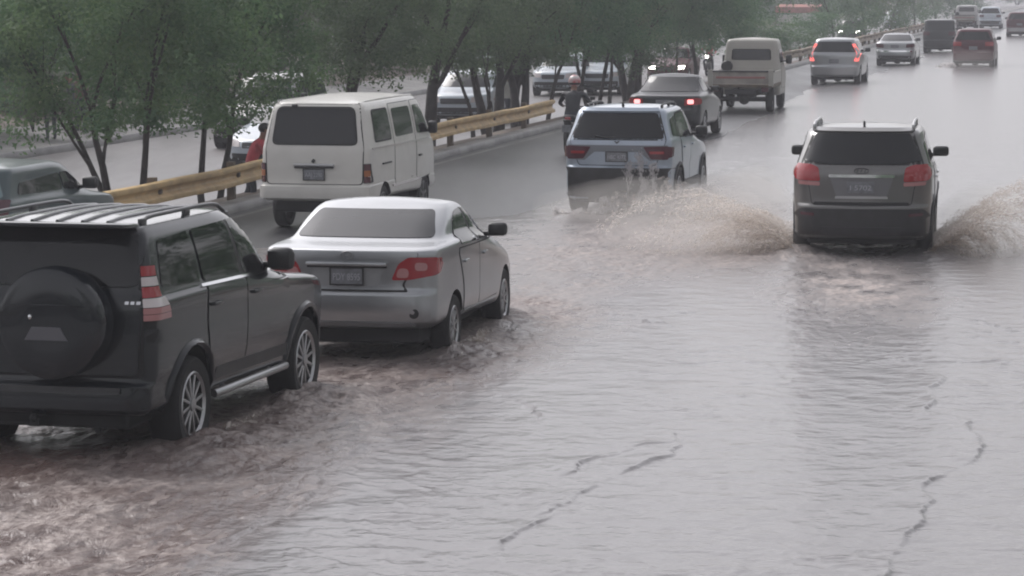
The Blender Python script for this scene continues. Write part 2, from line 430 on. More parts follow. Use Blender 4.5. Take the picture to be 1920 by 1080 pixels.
# ------------------------------------------------------------------ noise
def vnoise(x, y, seed=0):
    xi = np.floor(x).astype(np.int64); yi = np.floor(y).astype(np.int64); fx = x - xi; fy = y - yi
    def h(a, b):
        n = (a * 374761393 + b * 668265263 + seed * 974711) & 0x7fffffff
        n = ((n ^ (n >> 13)) * 1274126177) & 0x7fffffff
        return ((n ^ (n >> 16)) & 0xffff) / 65535.0
    ux = fx * fx * fx * (fx * (fx * 6 - 15) + 10); uy = fy * fy * fy * (fy * (fy * 6 - 15) + 10)
    a = h(xi, yi); b = h(xi + 1, yi); c = h(xi, yi + 1); d = h(xi + 1, yi + 1)
    return (a * (1 - ux) + b * ux) * (1 - uy) + (c * (1 - ux) + d * ux) * uy
def fbm(x, y, oct=4, seed=0):
    s = 0; a = 0.5; t = 0
    for i in range(oct):
        s = s + a * vnoise(x * 2 ** i + 17.3 * i, y * 2 ** i - 9.1 * i, seed + i); t += a; a *= .5
    return s / t
def seg_dist(X, Y, pts):
    d = np.full(X.shape, 1e9)
    for (ax, ay), (bx, by) in zip(pts, pts[1:]):
        dx, dy = bx - ax, by - ay; L2 = dx * dx + dy * dy + 1e-9
        t = np.clip(((X - ax) * dx + (Y - ay) * dy) / L2, 0, 1)
        d = np.minimum(d, np.hypot(X - ax - t * dx, Y - ay - t * dy))
    return d
def seg_sdist(X, Y, pts):
    d = np.full(X.shape, 1e9); sg = np.ones(X.shape)
    for (ax, ay), (bx, by) in zip(pts, pts[1:]):
        dx, dy = bx - ax, by - ay; L2 = dx * dx + dy * dy + 1e-9
        t = np.clip(((X - ax) * dx + (Y - ay) * dy) / L2, 0, 1); q = np.hypot(X - ax - t * dx, Y - ay - t * dy); c = dx * (Y - ay) - dy * (X - ax)
        sg = np.where(q < d, np.sign(c), sg); d = np.minimum(d, q)
    return d * sg
def inside(X, Y, pts):
    r = np.zeros(X.shape, bool); N = len(pts)
    for i in range(N):
        (ax, ay), (bx, by) = pts[i - 1], pts[i]
        if abs(by - ay) < 1e-9: continue
        c = ((ay > Y) != (by > Y)) & (X < (bx - ax) * (Y - ay) / (by - ay) + ax); r ^= c
    return r
def area(X, Y, px, soft):
    pts = [tuple(G(a, b).to_2d()) for a, b in px]; d = seg_dist(X, Y, pts + [pts[0]]); s = np.where(inside(X, Y, pts), 1, -1)
    return np.clip(0.5 + s * d / (2 * soft), 0, 1)
def uv_of(X, Y):
    dx, dy = X - O0.x, Y - O0.y
    return dx * RN.x + dy * RN.y, dx * RD.x + dy * RD.y

def struct(o): o['kind'] = 'structure'; return o
def strip(name, us, zs, v0, v1, dv, mat, wob=0.0):
    vs = np.arange(v0, v1 + dv, dv); V = []; n = len(us)
    for v in vs:
        for u, z in zip(us, zs):
            p = UV(u, v, z); V.append((p.x, p.y, p.z + (wob * (fbm(np.array([p.x * .3]), np.array([p.y * .3]), 3, 5)[0] - .5) if wob else 0)))
    Fc = [(i * n + j, i * n + j + 1, (i + 1) * n + j + 1, (i + 1) * n + j) for i in range(len(vs) - 1) for j in range(n - 1)]
    return npobj(name, V, Fc, mat, smooth=True)

# ------------------------------------------------------------------ ground, roads, kerbs
def asphalt(name, base, r0, r1):
    m = bpy.data.materials.new(name); m.use_nodes = True; n = m.node_tree.nodes; l = m.node_tree.links; b = n["Principled BSDF"]
    tc = n.new("ShaderNodeTexCoord")
    mp = n.new("ShaderNodeMapping"); mp.inputs["Rotation"].default_value = (0, 0, THETA); mp.inputs["Scale"].default_value = (1.0, .12, 1)
    l.new(tc.outputs["Object"], mp.inputs[0])
    a = n.new("ShaderNodeTexNoise"); a.inputs["Scale"].default_value = .9; a.inputs["Detail"].default_value = 6; l.new(mp.outputs[0], a.inputs["Vector"])
    g = n.new("ShaderNodeTexNoise"); g.inputs["Scale"].default_value = 30; g.inputs["Detail"].default_value = 4; l.new(tc.outputs["Object"], g.inputs["Vector"])
    rr = n.new("ShaderNodeMapRange"); rr.inputs[1].default_value = .35; rr.inputs[2].default_value = .65; rr.inputs[3].default_value = r0; rr.inputs[4].default_value = r1
    l.new(a.outputs[0], rr.inputs[0]); l.new(rr.outputs[0], b.inputs["Roughness"])
    mx = n.new("ShaderNodeMix"); mx.data_type = 'RGBA'; mx.inputs[6].default_value = (*[c * .75 for c in base], 1); mx.inputs[7].default_value = (*[c * 1.3 for c in base], 1)
    l.new(g.outputs[0], mx.inputs[0]); l.new(mx.outputs[2], b.inputs["Base Color"])
    bp = n.new("ShaderNodeBump"); bp.inputs["Strength"].default_value = .25; bp.inputs["Distance"].default_value = .01; l.new(g.outputs[0], bp.inputs["Height"]); l.new(bp.outputs[0], b.inputs["Normal"])
    return m
M['earth'] = pmat("wet earth", (0.10, 0.075, 0.06), .7, var=.4, vscale=.8, bump=.5, bscale=6)
M['concrete'] = pmat("wet concrete", (0.17, 0.165, 0.16), .5, var=.3, vscale=1.2, bump=.2, bscale=20)
M['line'] = pmat("worn road paint", (0.16, 0.16, 0.16), .4, var=.35, vscale=3)
VF = 700.0
struct(strip('ground', [-160, -60, -30, -19, -15, -12.1, -12.0, -2.9, -2.4, -.9, .02, .3, 16, 17, 30, 160], [3, 1.2, .5, .1, -.2, -.52, -.7, -.7, -.6, -.02, .06, -.1, -.1, .05, .1, .4], -60, VF, 4.0, M['earth'], .05))
struct(strip('road', [.36, 5, 10, 16], [0, 0, 0, 0], -58, VF - 4, 8.0, asphalt("wet asphalt", (.032, .032, .036), .34, .44)))
struct(strip('opposite_road', [-11.9, -7, -3.0], [-.6, -.58, -.6], -58, VF - 4, 8.0, asphalt("wet asphalt grey", (.10, .09, .092), .3, .5)))
struct(strip('kerb', [.02, .03, .10, .36, .40, .41], [.04, .13, .14, .14, .12, -.02], -58, VF - 6, 4.0, M['concrete']))
struct(strip('far_kerb', [-12.4, -12.35, -12.05, -12.0, -11.98], [-.5, -.42, -.42, -.44, -.65], -58, VF - 6, 4.0, M['concrete']))
struct(strip('pavement', [-14.5, -12.42], [-.16, -.43], -58, VF - 6, 4.0, M['concrete']))
struct(strip('edge_line', [.62, .74], [.004, .004], -50, 400, 8.0, M['line']))

# ------------------------------------------------------------------ flood water
def build_water():
    ds = [9.0]
    while ds[-1] < 620: ds.append(ds[-1] * (1 + (.0010 if 16.5 < ds[-1] < 33 else .0016 if ds[-1] < 60 else .004) * (1 + ds[-1] / 120)))
    ks = np.concatenate([np.linspace(-.75, -.215, 28)[:-1], np.linspace(-.215, .23, 470), np.linspace(.23, .8, 30)[1:]])
    D = np.array(ds)[:, None]; K = ks[None, :]; X = (K * D); Y = np.broadcast_to(D, X.shape).copy()
    u, v = uv_of(X, Y)
    # waterline: distance u at which the standing water ends on the guard rail side
    vb = np.array([-60, -16, -13, -9, -6, -2, 20, 50, 90, 160, 400, 700.]); ub = np.array([-.2, .1, 1.2, 2.6, 4.6, 5.4, 5.3, 4.6, 5.0, 5.5, 5.5, 5.5])
    edge = np.interp(v, vb, ub) + 1.7 * (fbm(u * .5 + 3, v * .06, 4, 11) - .5) + .8 * (fbm(u * .3, v * .4, 3, 12) - .5)
    dep = np.clip((u - edge) / .9, -1, 1)
    rain = fbm(X * 2.2, Y * 1.6, 3, 2) - .5
    z = .042 + .030 * np.minimum(dep, 0.0) * 2.2 + .012 * dep
    calm = .010 * rain + .006 * (fbm(X * .7 + Y * .2, Y * 1.1, 3, 21) - .5)
    # turbulent wash beside the two near cars, and behind the two cars in the middle
    t1 = area(X, Y, [(-300, 1300), (330, 1300), (380, 1085), (470, 1010), (585, 940), (600, 905), (690, 850), (800, 770), (1010, 680), (1130, 590), (960, 560), (560, 560), (300, 700), (-300, 800)], .30)
    t2 = area(X, Y, [(940, 560), (950, 500), (1060, 445), (1300, 420), (1500, 430), (1510, 490), (1330, 520), (1180, 545), (1000, 600)], .55)
    t3 = area(X, Y, [(1500, 470), (1740, 470), (1760, 520), (1700, 600), (1560, 680), (1480, 640), (1450, 540)], .6)
    t4 = area(X, Y, [(1040, 430), (1060, 370), (1340, 340), (1480, 400), (1400, 450)], .6)
    t5 = area(X, Y, [(1770, 500), (1770, 440), (2000, 400), (2000, 500)], .5)
    tr = np.clip(t1 + .55 * t2 + .6 * t3 + .5 * t4 + .5 * t5, 0, 1)
    big = fbm(u * 1.7, v * .8, 5, 31) - .5; med = fbm(u * 8, v * 3.2, 4, 41) - .5
    rid = 1 - np.abs(2 * fbm(u * 3.2, v * .95, 5, 51) - 1)
    z = z + calm + tr * (.075 * big + .022 * med + .030 * (rid - .7))
    # bow waves pushed out by the wheels
    for (px, py), r, h in (((400, 850), .55, .10), ((585, 770), .6, .12), ((850, 665), .45, .08), ((945, 605), .5, .10), ((150, 930), 1.0, .04), ((1490, 480), .5, .10), ((1750, 480), .5, .10)):
        p = G(px, py); dd = np.hypot(X - p.x, (Y - p.y) * .6); z = z + h * np.exp(-(dd / r) ** 2) * (0.3 + 1.2 * fbm(X * 5, Y * 4, 3, 61))
    # long ripples fanning out to the right of the near wash
    ca = area(X, Y, [(360, 1200), (560, 960), (700, 850), (900, 800), (960, 1000), (800, 1200)], .8)
    ph = (X * .38 + Y * 1.0) * 2 * math.pi / .42 + 9 * fbm(X * .8, Y * .8, 3, 71)
    z = z + ca * .0055 * np.sin(ph) * np.clip(fbm(X * 1.4, Y * 2.2, 3, 72) * 3 - 1.1, 0, 1)
    # thin steep ripple fronts
    fr_amp = .030
    fr = [[(1765, 715), (1770, 722), (1745, 740), (1752, 765), (1738, 778)], [(1782, 795), (1812, 802), (1818, 822), (1834, 836), (1838, 858), (1822, 880), (1790, 898), (1742, 914), (1728, 932), (1744, 955), (1722, 972), (1738, 994), (1700, 1018), (1682, 1042), (1665, 1085), (1640, 1140)],
          [(1205, 849), (1186, 852), (1172, 861), (1122, 871), (1098, 880), (1075, 895)], [(1268, 832), (1262, 862), (1228, 875), (1190, 892)], [(1108, 928), (1085, 940), (1060, 958), (1040, 968)], [(1000, 998), (978, 1008), (955, 1030)],
          [(690, 850), (640, 880), (600, 905), (592, 930), (560, 965)], [(470, 1010), (400, 1040), (368, 1075), (340, 1110)], [(1010, 790), (1000, 775), (980, 765)]]
    for i, f in enumerate(fr):
        if i >= 2: f = f[::-1]
        pts = [tuple(G(a, b).to_2d()) for a, b in f]; d = seg_sdist(X + .12 * (fbm(X * 4, Y * 4, 4, 201) - .5), Y + .14 * (fbm(X * 3 + 7, Y * 3, 3, 202) - .5), pts)
        br = np.clip(1.5 * fbm(X * 3.0, Y * 1.3, 3, 80 + i) - .05, .08, 1)
        z = z + .023 * br * np.where(d * (1 if i >= 2 else -1) > 0, np.exp(-np.abs(d) / .24), np.exp(-(d / .012) ** 2))
    # short broken crest lines all over the calmer water
    cr = 1 - np.abs(2 * fbm(X * 1.15 + Y * .25 + 5, Y * 1.25, 4, 91) - 1)
    msk = np.clip(fbm(X * .55, Y * .45, 3, 92) * 3.2 - 1.45, 0, 1)
    z = z + .018 * np.clip(cr - .92, 0, 1) / .08 * msk * np.clip(fbm(X * 3, Y * 2, 2, 93) * 2.4 - .7, 0, 1) * (1 - .7 * tr)
    cr2 = 1 - np.abs(2 * fbm(X * 3.1 + Y * .5, Y * 2.6, 3, 94) - 1)
    z = z + .007 * np.clip(cr2 - .8, 0, 1) / .2 * np.clip(fbm(X * .8 + 9, Y * .6, 3, 96) * 3 - 1.1, 0, 1)
    vein = 1 - np.abs(2 * fbm(u * 5.5, v * 1.6, 5, 56) - 1)
    foam = np.clip(tr * (vein * 5 - 4.0), 0, .6) * np.clip(fbm(u * 1.6, v * .8, 4, 55) * 3.4 - 1.35, 0, 1) + .2 * np.clip(tr * med * 4, 0, 1) + .62 * t2 * np.clip(fbm(u * .8, v * 1.0, 4, 57) * 2.2 - .35, 0, 1) + .25 * t4
    for (px, py), r in (((640, 690), 1.3), ((600, 780), 1.0), ((480, 850), .8), ((880, 660), 1.0), ((980, 610), 1.0), ((110, 1000), .7), ((60, 1040), .8), ((1600, 560), 1.0), ((1380, 470), 1.6), ((1200, 450), 1.8), ((1100, 480), 1.8)):
        p = G(px, py); dd = np.hypot(X - p.x, (Y - p.y) * .5); foam = np.maximum(foam, .8 * np.exp(-(dd / r) ** 2) * np.clip(fbm(u * 7, v * 3.5, 5, 101) * 3.4 - 1.0, 0, 1))
    p = G(1600, 545); dd = np.hypot((X - p.x) / .75, (Y - p.y) / 3.2); foam = np.maximum(foam, 1.25 * np.exp(-dd ** 2) * np.clip(fbm(u * 4, v * 1.6, 5, 131) * 3 - .8, 0, 1))
    for (px, py), rx, ry in (((115, 955), .22, 1.1), ((60, 990), .5, .5), ((300, 925), .9, .35), ((640, 660), .7, .9), ((470, 800), .5, .8), ((905, 640), .5, .9)):
        p = G(px, py); dd = np.hypot((X - p.x) / rx, (Y - p.y) / ry); foam = np.maximum(foam, 1.0 * np.exp(-dd ** 2) * np.clip(fbm(X * 5, Y * 2.6, 5, 141) * 3 - .7, 0, 1))
    mud = np.clip(t1 * (.55 + 1.1 * (fbm(X * .9, Y * .6, 3, 111) - .4)) + .25 * t2 + .1 * t3, 0, 1)
    keep = dep > -1.0
    n, m = X.shape
    V = np.stack([X, Y, z], -1).reshape(-1, 3)
    idx = np.arange(n * m).reshape(n, m)
    Fc = np.stack([idx[:-1, :-1], idx[:-1, 1:], idx[1:, 1:], idx[1:, :-1]], -1)
    kf = (keep[:-1, :-1] | keep[1:, 1:]) & (u[:-1, :-1] < 15.9); Fc = Fc[kf]
    used = np.zeros(n * m, bool); used[Fc.ravel()] = True; mp = np.cumsum(used) - 1
    V = V[used]; Fc = mp[Fc]
    m_ = bpy.data.materials.new("flood water"); m_.use_nodes = True; nn = m_.node_tree.nodes; l = m_.node_tree.links; b = nn["Principled BSDF"]
    b.inputs["IOR"].default_value = 1.33; b.inputs["Specular IOR Level"].default_value = .5
    tc = nn.new("ShaderNodeTexCoord"); att = {}
    for k in ('foam', 'mud', 'turb'):
        a = nn.new("ShaderNodeAttribute"); a.attribute_name = k; att[k] = a.outputs["Fac"]
    mx = nn.new("ShaderNodeMix"); mx.data_type = 'RGBA'; mx.inputs[6].default_value = (.175, .167, .17, 1); mx.inputs[7].default_value = (.11, .072, .064, 1); l.new(att['mud'], mx.inputs[0])
    mx2 = nn.new("ShaderNodeMix"); mx2.data_type = 'RGBA'; mx2.inputs[7].default_value = (.43, .37, .345, 1); 
    fz = nn.new("ShaderNodeTexNoise"); fz.inputs["Scale"].default_value = 13; fz.inputs["Detail"].default_value = 6; fz.inputs["Roughness"].default_value = .7; l.new(tc.outputs["Object"], fz.inputs["Vector"])
    fm = nn.new("ShaderNodeMapRange"); fm.inputs[1].default_value = .38; fm.inputs[2].default_value = .66; fm.inputs[3].default_value = .0; fm.inputs[4].default_value = 1.25; l.new(fz.outputs[0], fm.inputs[0])
    fmul = nn.new("ShaderNodeMath"); fmul.operation = 'MULTIPLY'; fmul.use_clamp = True; l.new(att['foam'], fmul.inputs[0]); l.new(fm.outputs[0], fmul.inputs[1]); l.new(fmul.outputs[0], mx2.inputs[0]); l.new(mx.outputs[2], mx2.inputs[6]); l.new(mx2.outputs[2], b.inputs["Base Color"])
    rg = nn.new("ShaderNodeMapRange"); rg.inputs[3].default_value = .19; rg.inputs[4].default_value = .6; l.new(att['foam'], rg.inputs[0]); l.new(rg.outputs[0], b.inputs["Roughness"])
    n1 = nn.new("ShaderNodeTexNoise"); n1.inputs["Scale"].default_value = 9; n1.inputs["Detail"].default_value = 5; n1.inputs["Roughness"].default_value = .6
    n2 = nn.new("ShaderNodeTexNoise"); n2.inputs["Scale"].default_value = 2.6; n2.inputs["Detail"].default_value = 3
    l.new(tc.outputs["Object"], n1.inputs["Vector"]); l.new(tc.outputs["Object"], n2.inputs["Vector"])
    b1 = nn.new("ShaderNodeBump"); b1.inputs["Distance"].default_value = .022
    ms = nn.new("ShaderNodeMapRange"); ms.inputs[3].default_value = .34; ms.inputs[4].default_value = 1.0; l.new(att['turb'], ms.inputs[0]); l.new(ms.outputs[0], b1.inputs["Strength"])
    b2 = nn.new("ShaderNodeBump"); b2.inputs["Distance"].default_value = .05; b2.inputs["Strength"].default_value = .62
    l.new(n1.outputs[0], b1.inputs["Height"]); l.new(n2.outputs[0], b2.inputs["Height"]); l.new(b2.outputs[0], b1.inputs["Normal"])
    mpp = nn.new("ShaderNodeMapping"); mpp.inputs["Rotation"].default_value = (0, 0, THETA); mpp.inputs["Scale"].default_value = (6, 2.6, 1); l.new(tc.outputs["Object"], mpp.inputs[0])
    n3 = nn.new("ShaderNodeTexNoise"); n3.inputs["Scale"].default_value = 1; n3.inputs["Detail"].default_value = 4; n3.inputs["Distortion"].default_value = .6; l.new(mpp.outputs[0], n3.inputs["Vector"])
    b3 = nn.new("ShaderNodeBump"); b3.inputs["Distance"].default_value = .055; l.new(att['turb'], b3.inputs["Strength"]); l.new(n3.outputs[0], b3.inputs["Height"]); l.new(b1.outputs[0], b3.inputs["Normal"]); l.new(b3.outputs[0], b.inputs["Normal"])
    o = npobj('water', V, Fc, m_, smooth=True)
    for k, a in (('foam', foam), ('mud', mud), ('turb', tr)):
        at = o.data.attributes.new(k, 'FLOAT', 'POINT'); at.data.foreach_set("value", a.reshape(-1)[used].astype(np.float32))
    return struct(o)
water = build_water()

# ------------------------------------------------------------------ guard rail
M['ochre'] = pmat("ochre rail paint", (0.62, 0.44, 0.21), .5, vscale=3.0, bump=.05, dirt=(.27, .17, .09), dirt_amt=.5)
M['post'] = pmat("rail post", (0.10, 0.075, 0.05), .6, var=.4, vscale=5)
def guard_rail(v0, v1, label, mat, group=None):
    r = empty('guard_rail', label, 'guard rail', UV(-.1, (v0 + v1) / 2, 0))
    inv = Matrix.Translation(-r.location)
    prof = [(0.03, .32), (.10, .335), (.11, .37), (.10, .41), (.03, .46), (.02, .49), (.03, .52), (.10, .57), (.11, .61), (.10, .645), (.03, .66)]
    prof = [(a - .03, b) for a, b in prof]; back = [(a - .012, b) for a, b in reversed(prof)]; pf = prof + back
    vs = np.arange(v0, v1 + .1, 2.0); bm = bmesh.new(); rows = []
    for i, v in enumerate(vs):
        w = .015 * math.sin(v * .5) + .01 * math.sin(v * 1.3 + 1)
        rows.append([bm.verts.new(UV(a - .1 + w * .4, v, b + w) - r.location) for a, b in pf])
    n = len(pf)
    for a, b in zip(rows, rows[1:]):
        for k in range(n): bm.faces.new((a[k], a[(k + 1) % n], b[(k + 1) % n], b[k]))
    bm.faces.new(rows[0]); bm.faces.new(list(reversed(rows[-1]))); bmesh.ops.recalc_face_normals(bm, faces=bm.faces[:])
    obj('rail_beam', bm, mat, r, smooth=30)
    v = v0 + 1
    while v < v1:
        bm = bmesh.new(); rot = Matrix.Rotation(-THETA, 3, 'Z')
        add_box(bm, UV(-.22, v, .28) - r.location, (.12, .15, .85), rot, .008); add_box(bm, UV(-.125, v, .49) - r.location, (.07, .12, .30), rot, .006)
        p = obj('rail_post', bm, M['post'], r)
        bm = bmesh.new(); add_box(bm, UV(-.085, v, .49) - r.location, (.03, .10, .07), rot, .008); obj('rail_bolt', bm, M['post'], p)
        v += 4.0
guard_rail(-22, 27, "ochre yellow steel guard rail on posts behind the cream van", M['ochre'])
guard_rail(64, 190, "dull brown guard rail far up the road behind the small distant cars", pmat("dull rail", (.25, .19, .13), .6, var=.3, vscale=1))

# ------------------------------------------------------------------ trees
M['bark'] = pmat("wet bark", (0.030, 0.025, 0.024), .8, var=.4, vscale=5, bump=.6, bscale=14)
def leafmat(name, c1, c2):
    m = bpy.data.materials.new(name); m.use_nodes = True; n = m.node_tree.nodes; l = m.node_tree.links; b = n["Principled BSDF"]
    tc = n.new("ShaderNodeTexCoord"); nz = n.new("ShaderNodeTexNoise"); nz.inputs["Scale"].default_value = 1.1; nz.inputs["Detail"].default_value = 5; l.new(tc.outputs["Object"], nz.inputs["Vector"])
    mr = n.new("ShaderNodeMapRange"); mr.inputs[1].default_value = .35; mr.inputs[2].default_value = .65; l.new(nz.outputs[0], mr.inputs[0])
    mx = n.new("ShaderNodeMix"); mx.data_type = 'RGBA'; mx.inputs[6].default_value = (*c1, 1); mx.inputs[7].default_value = (*c2, 1); l.new(mr.outputs[0], mx.inputs[0]); l.new(mx.outputs[2], b.inputs["Base Color"])
    b.inputs["Roughness"].default_value = .65; b.inputs["Specular IOR Level"].default_value = .25
    b.inputs["Transmission Weight"].default_value = 0.0
    t = n.new("ShaderNodeBsdfTranslucent"); l.new(mx.outputs[2], t.inputs[0]); ad = n.new("ShaderNodeMixShader"); ad.inputs[0].default_value = .45
    l.new(b.outputs[0], ad.inputs[1]); l.new(t.outputs[0], ad.inputs[2]); l.new(ad.outputs[0], n["Material Output"].inputs[0])
    return m
LM = [leafmat("green leaves", (.065, .135, .07), (.145, .225, .10)), leafmat("grey green leaves", (.075, .10, .068), (.13, .155, .10)), leafmat("deep green leaves", (.055, .13, .068), (.125, .22, .105)), leafmat("dark leaves", (.075, .125, .07), (.14, .20, .105))]
def leaves(name, cs, n, rad, size, mat, parent, seed):
    g = np.random.default_rng(seed); cs = np.asarray(cs)
    C = np.repeat(cs, n, 0); d = g.normal(size=C.shape); d /= np.linalg.norm(d, axis=1)[:, None]
    P = C + d * (g.random((len(C), 1)) ** .5) * np.repeat(np.asarray(rad)[:, None], n, 0) * np.array([1, 1, .75])
    nn_ = d * .7 + np.array([0, 0, .55]) + g.normal(size=C.shape) * .38; nn_ /= np.linalg.norm(nn_, axis=1)[:, None]
    a = np.cross(nn_, g.normal(size=C.shape)); a /= np.linalg.norm(a, axis=1)[:, None]; b = np.cross(nn_, a)
    s = size * (.6 + .9 * g.random((len(C), 1)))
    V = np.stack([P - a * s * .9, P - b * s * .42, P + a * s * .9, P + b * s * .42], 1).reshape(-1, 3)
    return npobj(name, V, np.arange(len(V)).reshape(-1, 4), mat, parent)
def tree(name, label, P, H, stems, r0, low, spread, lm, seed, group=None, n=300, ncl=60, size=.047, lean=.35, crad=.62):
    g = random.Random(seed); root = empty(name, label, 'tree', P, 0, group); bm = bmesh.new(); cs = []; rad = []
    tips = []
    def branch(p, d, L, r, lvl):
        pts = [p]; rs = [r]; k = 5
        for i in range(k):
            d = (d + Vector((g.uniform(-.16, .16), g.uniform(-.16, .16), g.uniform(-.02, .10)))).normalized(); p = p + d * L / k; pts.append(p); rs.append(r * (1 - .5 * (i + 1) / k))
        add_tube(bm, pts, rs, 8 if lvl == 0 else 5)
        if lvl < 2:
            for i in range(3 if lvl == 0 else 3):
                a = g.uniform(0, 6.28); e = g.uniform(.25, .9); b = pts[-1] if i < 2 else pts[3]
                branch(b, (d + Vector((math.cos(a) * e, math.sin(a) * e, g.uniform(-.1, .5)))).normalized(), L * g.uniform(.5, .75), rs[-1] * .85, lvl + 1)
        tips.append(p)
    for s in range(stems):
        a = 6.28 * s / max(1, stems) + g.uniform(-.4, .4) + .3; e = lean if stems > 1 else .06
        branch(Vector((math.cos(a) * .12 * (stems > 1), math.sin(a) * .12 * (stems > 1), -.15)), Vector((math.cos(a) * e, math.sin(a) * e, 1)).normalized(), H * .42, r0 * g.uniform(.8, 1.05), 0)
    obj('trunk', bm, M['bark'], root, smooth=60)
    for i in range(ncl):
        if i < len(tips) and tips[i].z > low: c = tips[i]
        else:
            a = g.uniform(0, 6.28); q = g.random() ** .5; zz = g.uniform(0, 1)
            rr = spread * q * (1 - .75 * abs(zz - .40) ** 1.5) ; c = Vector((rr * math.cos(a), rr * math.sin(a), low + (H - low) * zz))
        cs.append(tuple(c)); rad.append(crad * g.uniform(.6, 1.25))
    leaves('crown', cs, n, rad, size, lm, root, seed); return root
ZM = -.5
TG = 'trees along the median'
tree('tree', "three stemmed tree behind the near left end of the ochre guard rail", at_ratio(226, -2.0, ZM), 5.6, 3, .085, 1.65, 2.4, LM[0], 3, TG, ncl=130, lean=.42)
tree('tree', "twin stemmed tree beside the pale grey oncoming truck", at_ratio(392, -2.0, ZM), 5.6, 2, .085, 1.85, 2.3, LM[0], 4, TG, ncl=120, lean=.22)
tree('tree', "leaning dark tree rising behind the roof of the cream van", at_ratio(618, -2.6, ZM), 6.2, 1, .16, 2.25, 2.6, LM[3], 5, TG, ncl=125)
tree('tree', "thick dark trunked tree right of the roof of the cream van", at_ratio(802, -1.9, ZM), 6.8, 1, .19, 2.3, 2.7, LM[3], 6, TG, ncl=125)
tree('tree', "thin forked tree in front of the white oncoming suv", at_ratio(897, -2.0, ZM), 4.6, 2, .075, 2.3, 1.4, LM[3], 7, TG, ncl=45, lean=.2)
tree('tree', "stout dark tree standing left of the person crossing the median", at_ratio(925, -2.3, ZM), 5.6, 2, .17, 1.9, 2.0, LM[3], 8, TG, ncl=75, lean=.2)
tree('tree', "dark tree clump right of the person crossing the median", at_ratio(974, -2.1, ZM), 5.6, 3, .17, 1.7, 1.9, LM[3], 9, TG, ncl=75, lean=.16)
tree('tree', "slender straight tree left of the motorcyclist by the guard rail", at_ratio(1026, -2.0, ZM), 5.4, 1, .085, 2.05, 2.0, LM[2], 10, TG, ncl=100)
tree('tree', "slanting thin tree directly behind the helmet of the motorcyclist", at_ratio(1074, -2.2, ZM), 5.4, 1, .09, 2.0, 2.0, LM[2], 11, TG, ncl=100)
tree('tree', "slim upright tree in front of the white oncoming van", at_ratio(1112, -2.0, ZM), 5.2, 2, .08, 2.0, 2.1, LM[2], 12, TG, ncl=75, lean=.12)
tree('tree', "slim tree just right of the white oncoming van", at_ratio(1140, -2.2, ZM), 5.2, 1, .08, 1.9, 2.1, LM[2], 13, TG, ncl=100)
tree('tree', "broad dark stemmed tree left of the red oncoming car", at_ratio(1183, -2.1, ZM), 5.2, 3, .17, 1.15, 1.8, LM[3], 14, TG, ncl=80, lean=.14)
tree('tree', "small green tree above the bonnet of the red oncoming car", at_ratio(1266, -2.0, ZM), 5.0, 1, .08, 2.0, 2.2, LM[2], 15, TG, ncl=100)
tree('tree', "dark leaning tree between the red oncoming car and the cream pickup", at_ratio(1302, -1.8, ZM), 5.0, 1, .12, 2.0, 2.2, LM[2], 16, TG, ncl=100)
far_lab = ["green median tree seen over the cab of the cream pickup", "green median tree between the cream pickup and the silver suv with lit brake lamps", "low green median tree left of the silver suv with lit brake lamps", "green tree over the silver suv with lit brake lamps",
           "hazy green tree left of the pale old sedan", "hazy green tree over the pale old sedan", "hazy green tree right of the pale old sedan", "hazy green tree over the distant dark minivan", "faint green tree above the distant pickup", "faint green tree farthest along the median"]
proto = None
for i, px in enumerate((1372, 1445, 1500, 1560, 1618, 1668, 1712, 1752, 1788, 1818)):
    t = tree('tree', far_lab[i], at_ratio(px, -2.4 - .3 * (i % 2), ZM), 5.2 + .4 * (i % 3), 1, .11, 1.0, 2.6, LM[(2, 0, 2)[i % 3]], 30 + i, TG, ncl=70, n=150, size=.075, crad=.8) if i < 3 else copy_tree((proto, proto2)[i % 2])
    if i in (1, 2): t.scale = (1, 1, .42)
    if i == 1: proto = t
    if i == 2: proto2 = t
    if i >= 3: t.location = at_ratio(px, -2.4 - .5 * (i % 2), ZM - .1 * (i % 3)); t.rotation_euler.z = i * 1.3; t.scale = (1.05 + .1 * (i % 3),) * 3; t['label'] = far_lab[i]; t['group'] = TG
# the denser rows beyond the far carriageway
BG = 'trees beyond the opposite road'
protos = [tree('bushy_tree', "dense bushy green tree at the left edge of the frame", (0, 0, 0), 6.0, 2, .14, .25, 2.9, LM[0], 50, BG, ncl=105, n=170, size=.085, crad=.95),
          tree('bushy_tree', "", (0, 0, 0), 6.6, 1, .18, .9, 3.1, LM[1], 51, BG, ncl=100, n=170, size=.085, crad=.95),
          tree('bushy_tree', "", (0, 0, 0), 5.6, 2, .14, .3, 2.9, LM[2], 52, BG, ncl=105, n=170, size=.085, crad=.95)]
lab2 = "bushy tree in the green row beyond the opposite road"
k = 0
bvs = [(-15.5, 10), (-17.5, 15), (-16, 20), (-19, 26), (-17, 33), (-20.5, 39), (-18, 46), (-19.5, 52), (-17.5, 60), (-20, 67), (-17.5, 75), (-20, 83), (-17, 92), (-19, 101), (-17, 110), (-19, 120), (-17, 131), (-19, 142), (-16.5, 154), (-18, 167), (-16, 180), (-18, 195), (-16, 212), (-18, 230), (-15, 250), (-17, 272), (-15, 296), (-16, 322), (-14, 350), (-13, 385), (-9, 420), (-4, 455), (3, 480), (11, 500), (20, 510), (28, 520)]
for i, (u_, v_) in enumerate(bvs):
    t = protos[i] if i < 3 else copy_tree(protos[(i * 7 + i // 3) % 3])
    t.location = UV(u_, v_, -.15); t.rotation_euler.z = i * 2.1
    s_ = (.85, 1.0, 1.15, .95)[i % 4] * (1.0 if v_ < 240 else 1.25); t.scale = (s_, s_, s_ * (.95 + .1 * (i % 3)))
    t['label'] = lab2; t['group'] = BG
protos[0]['label'] = lab2
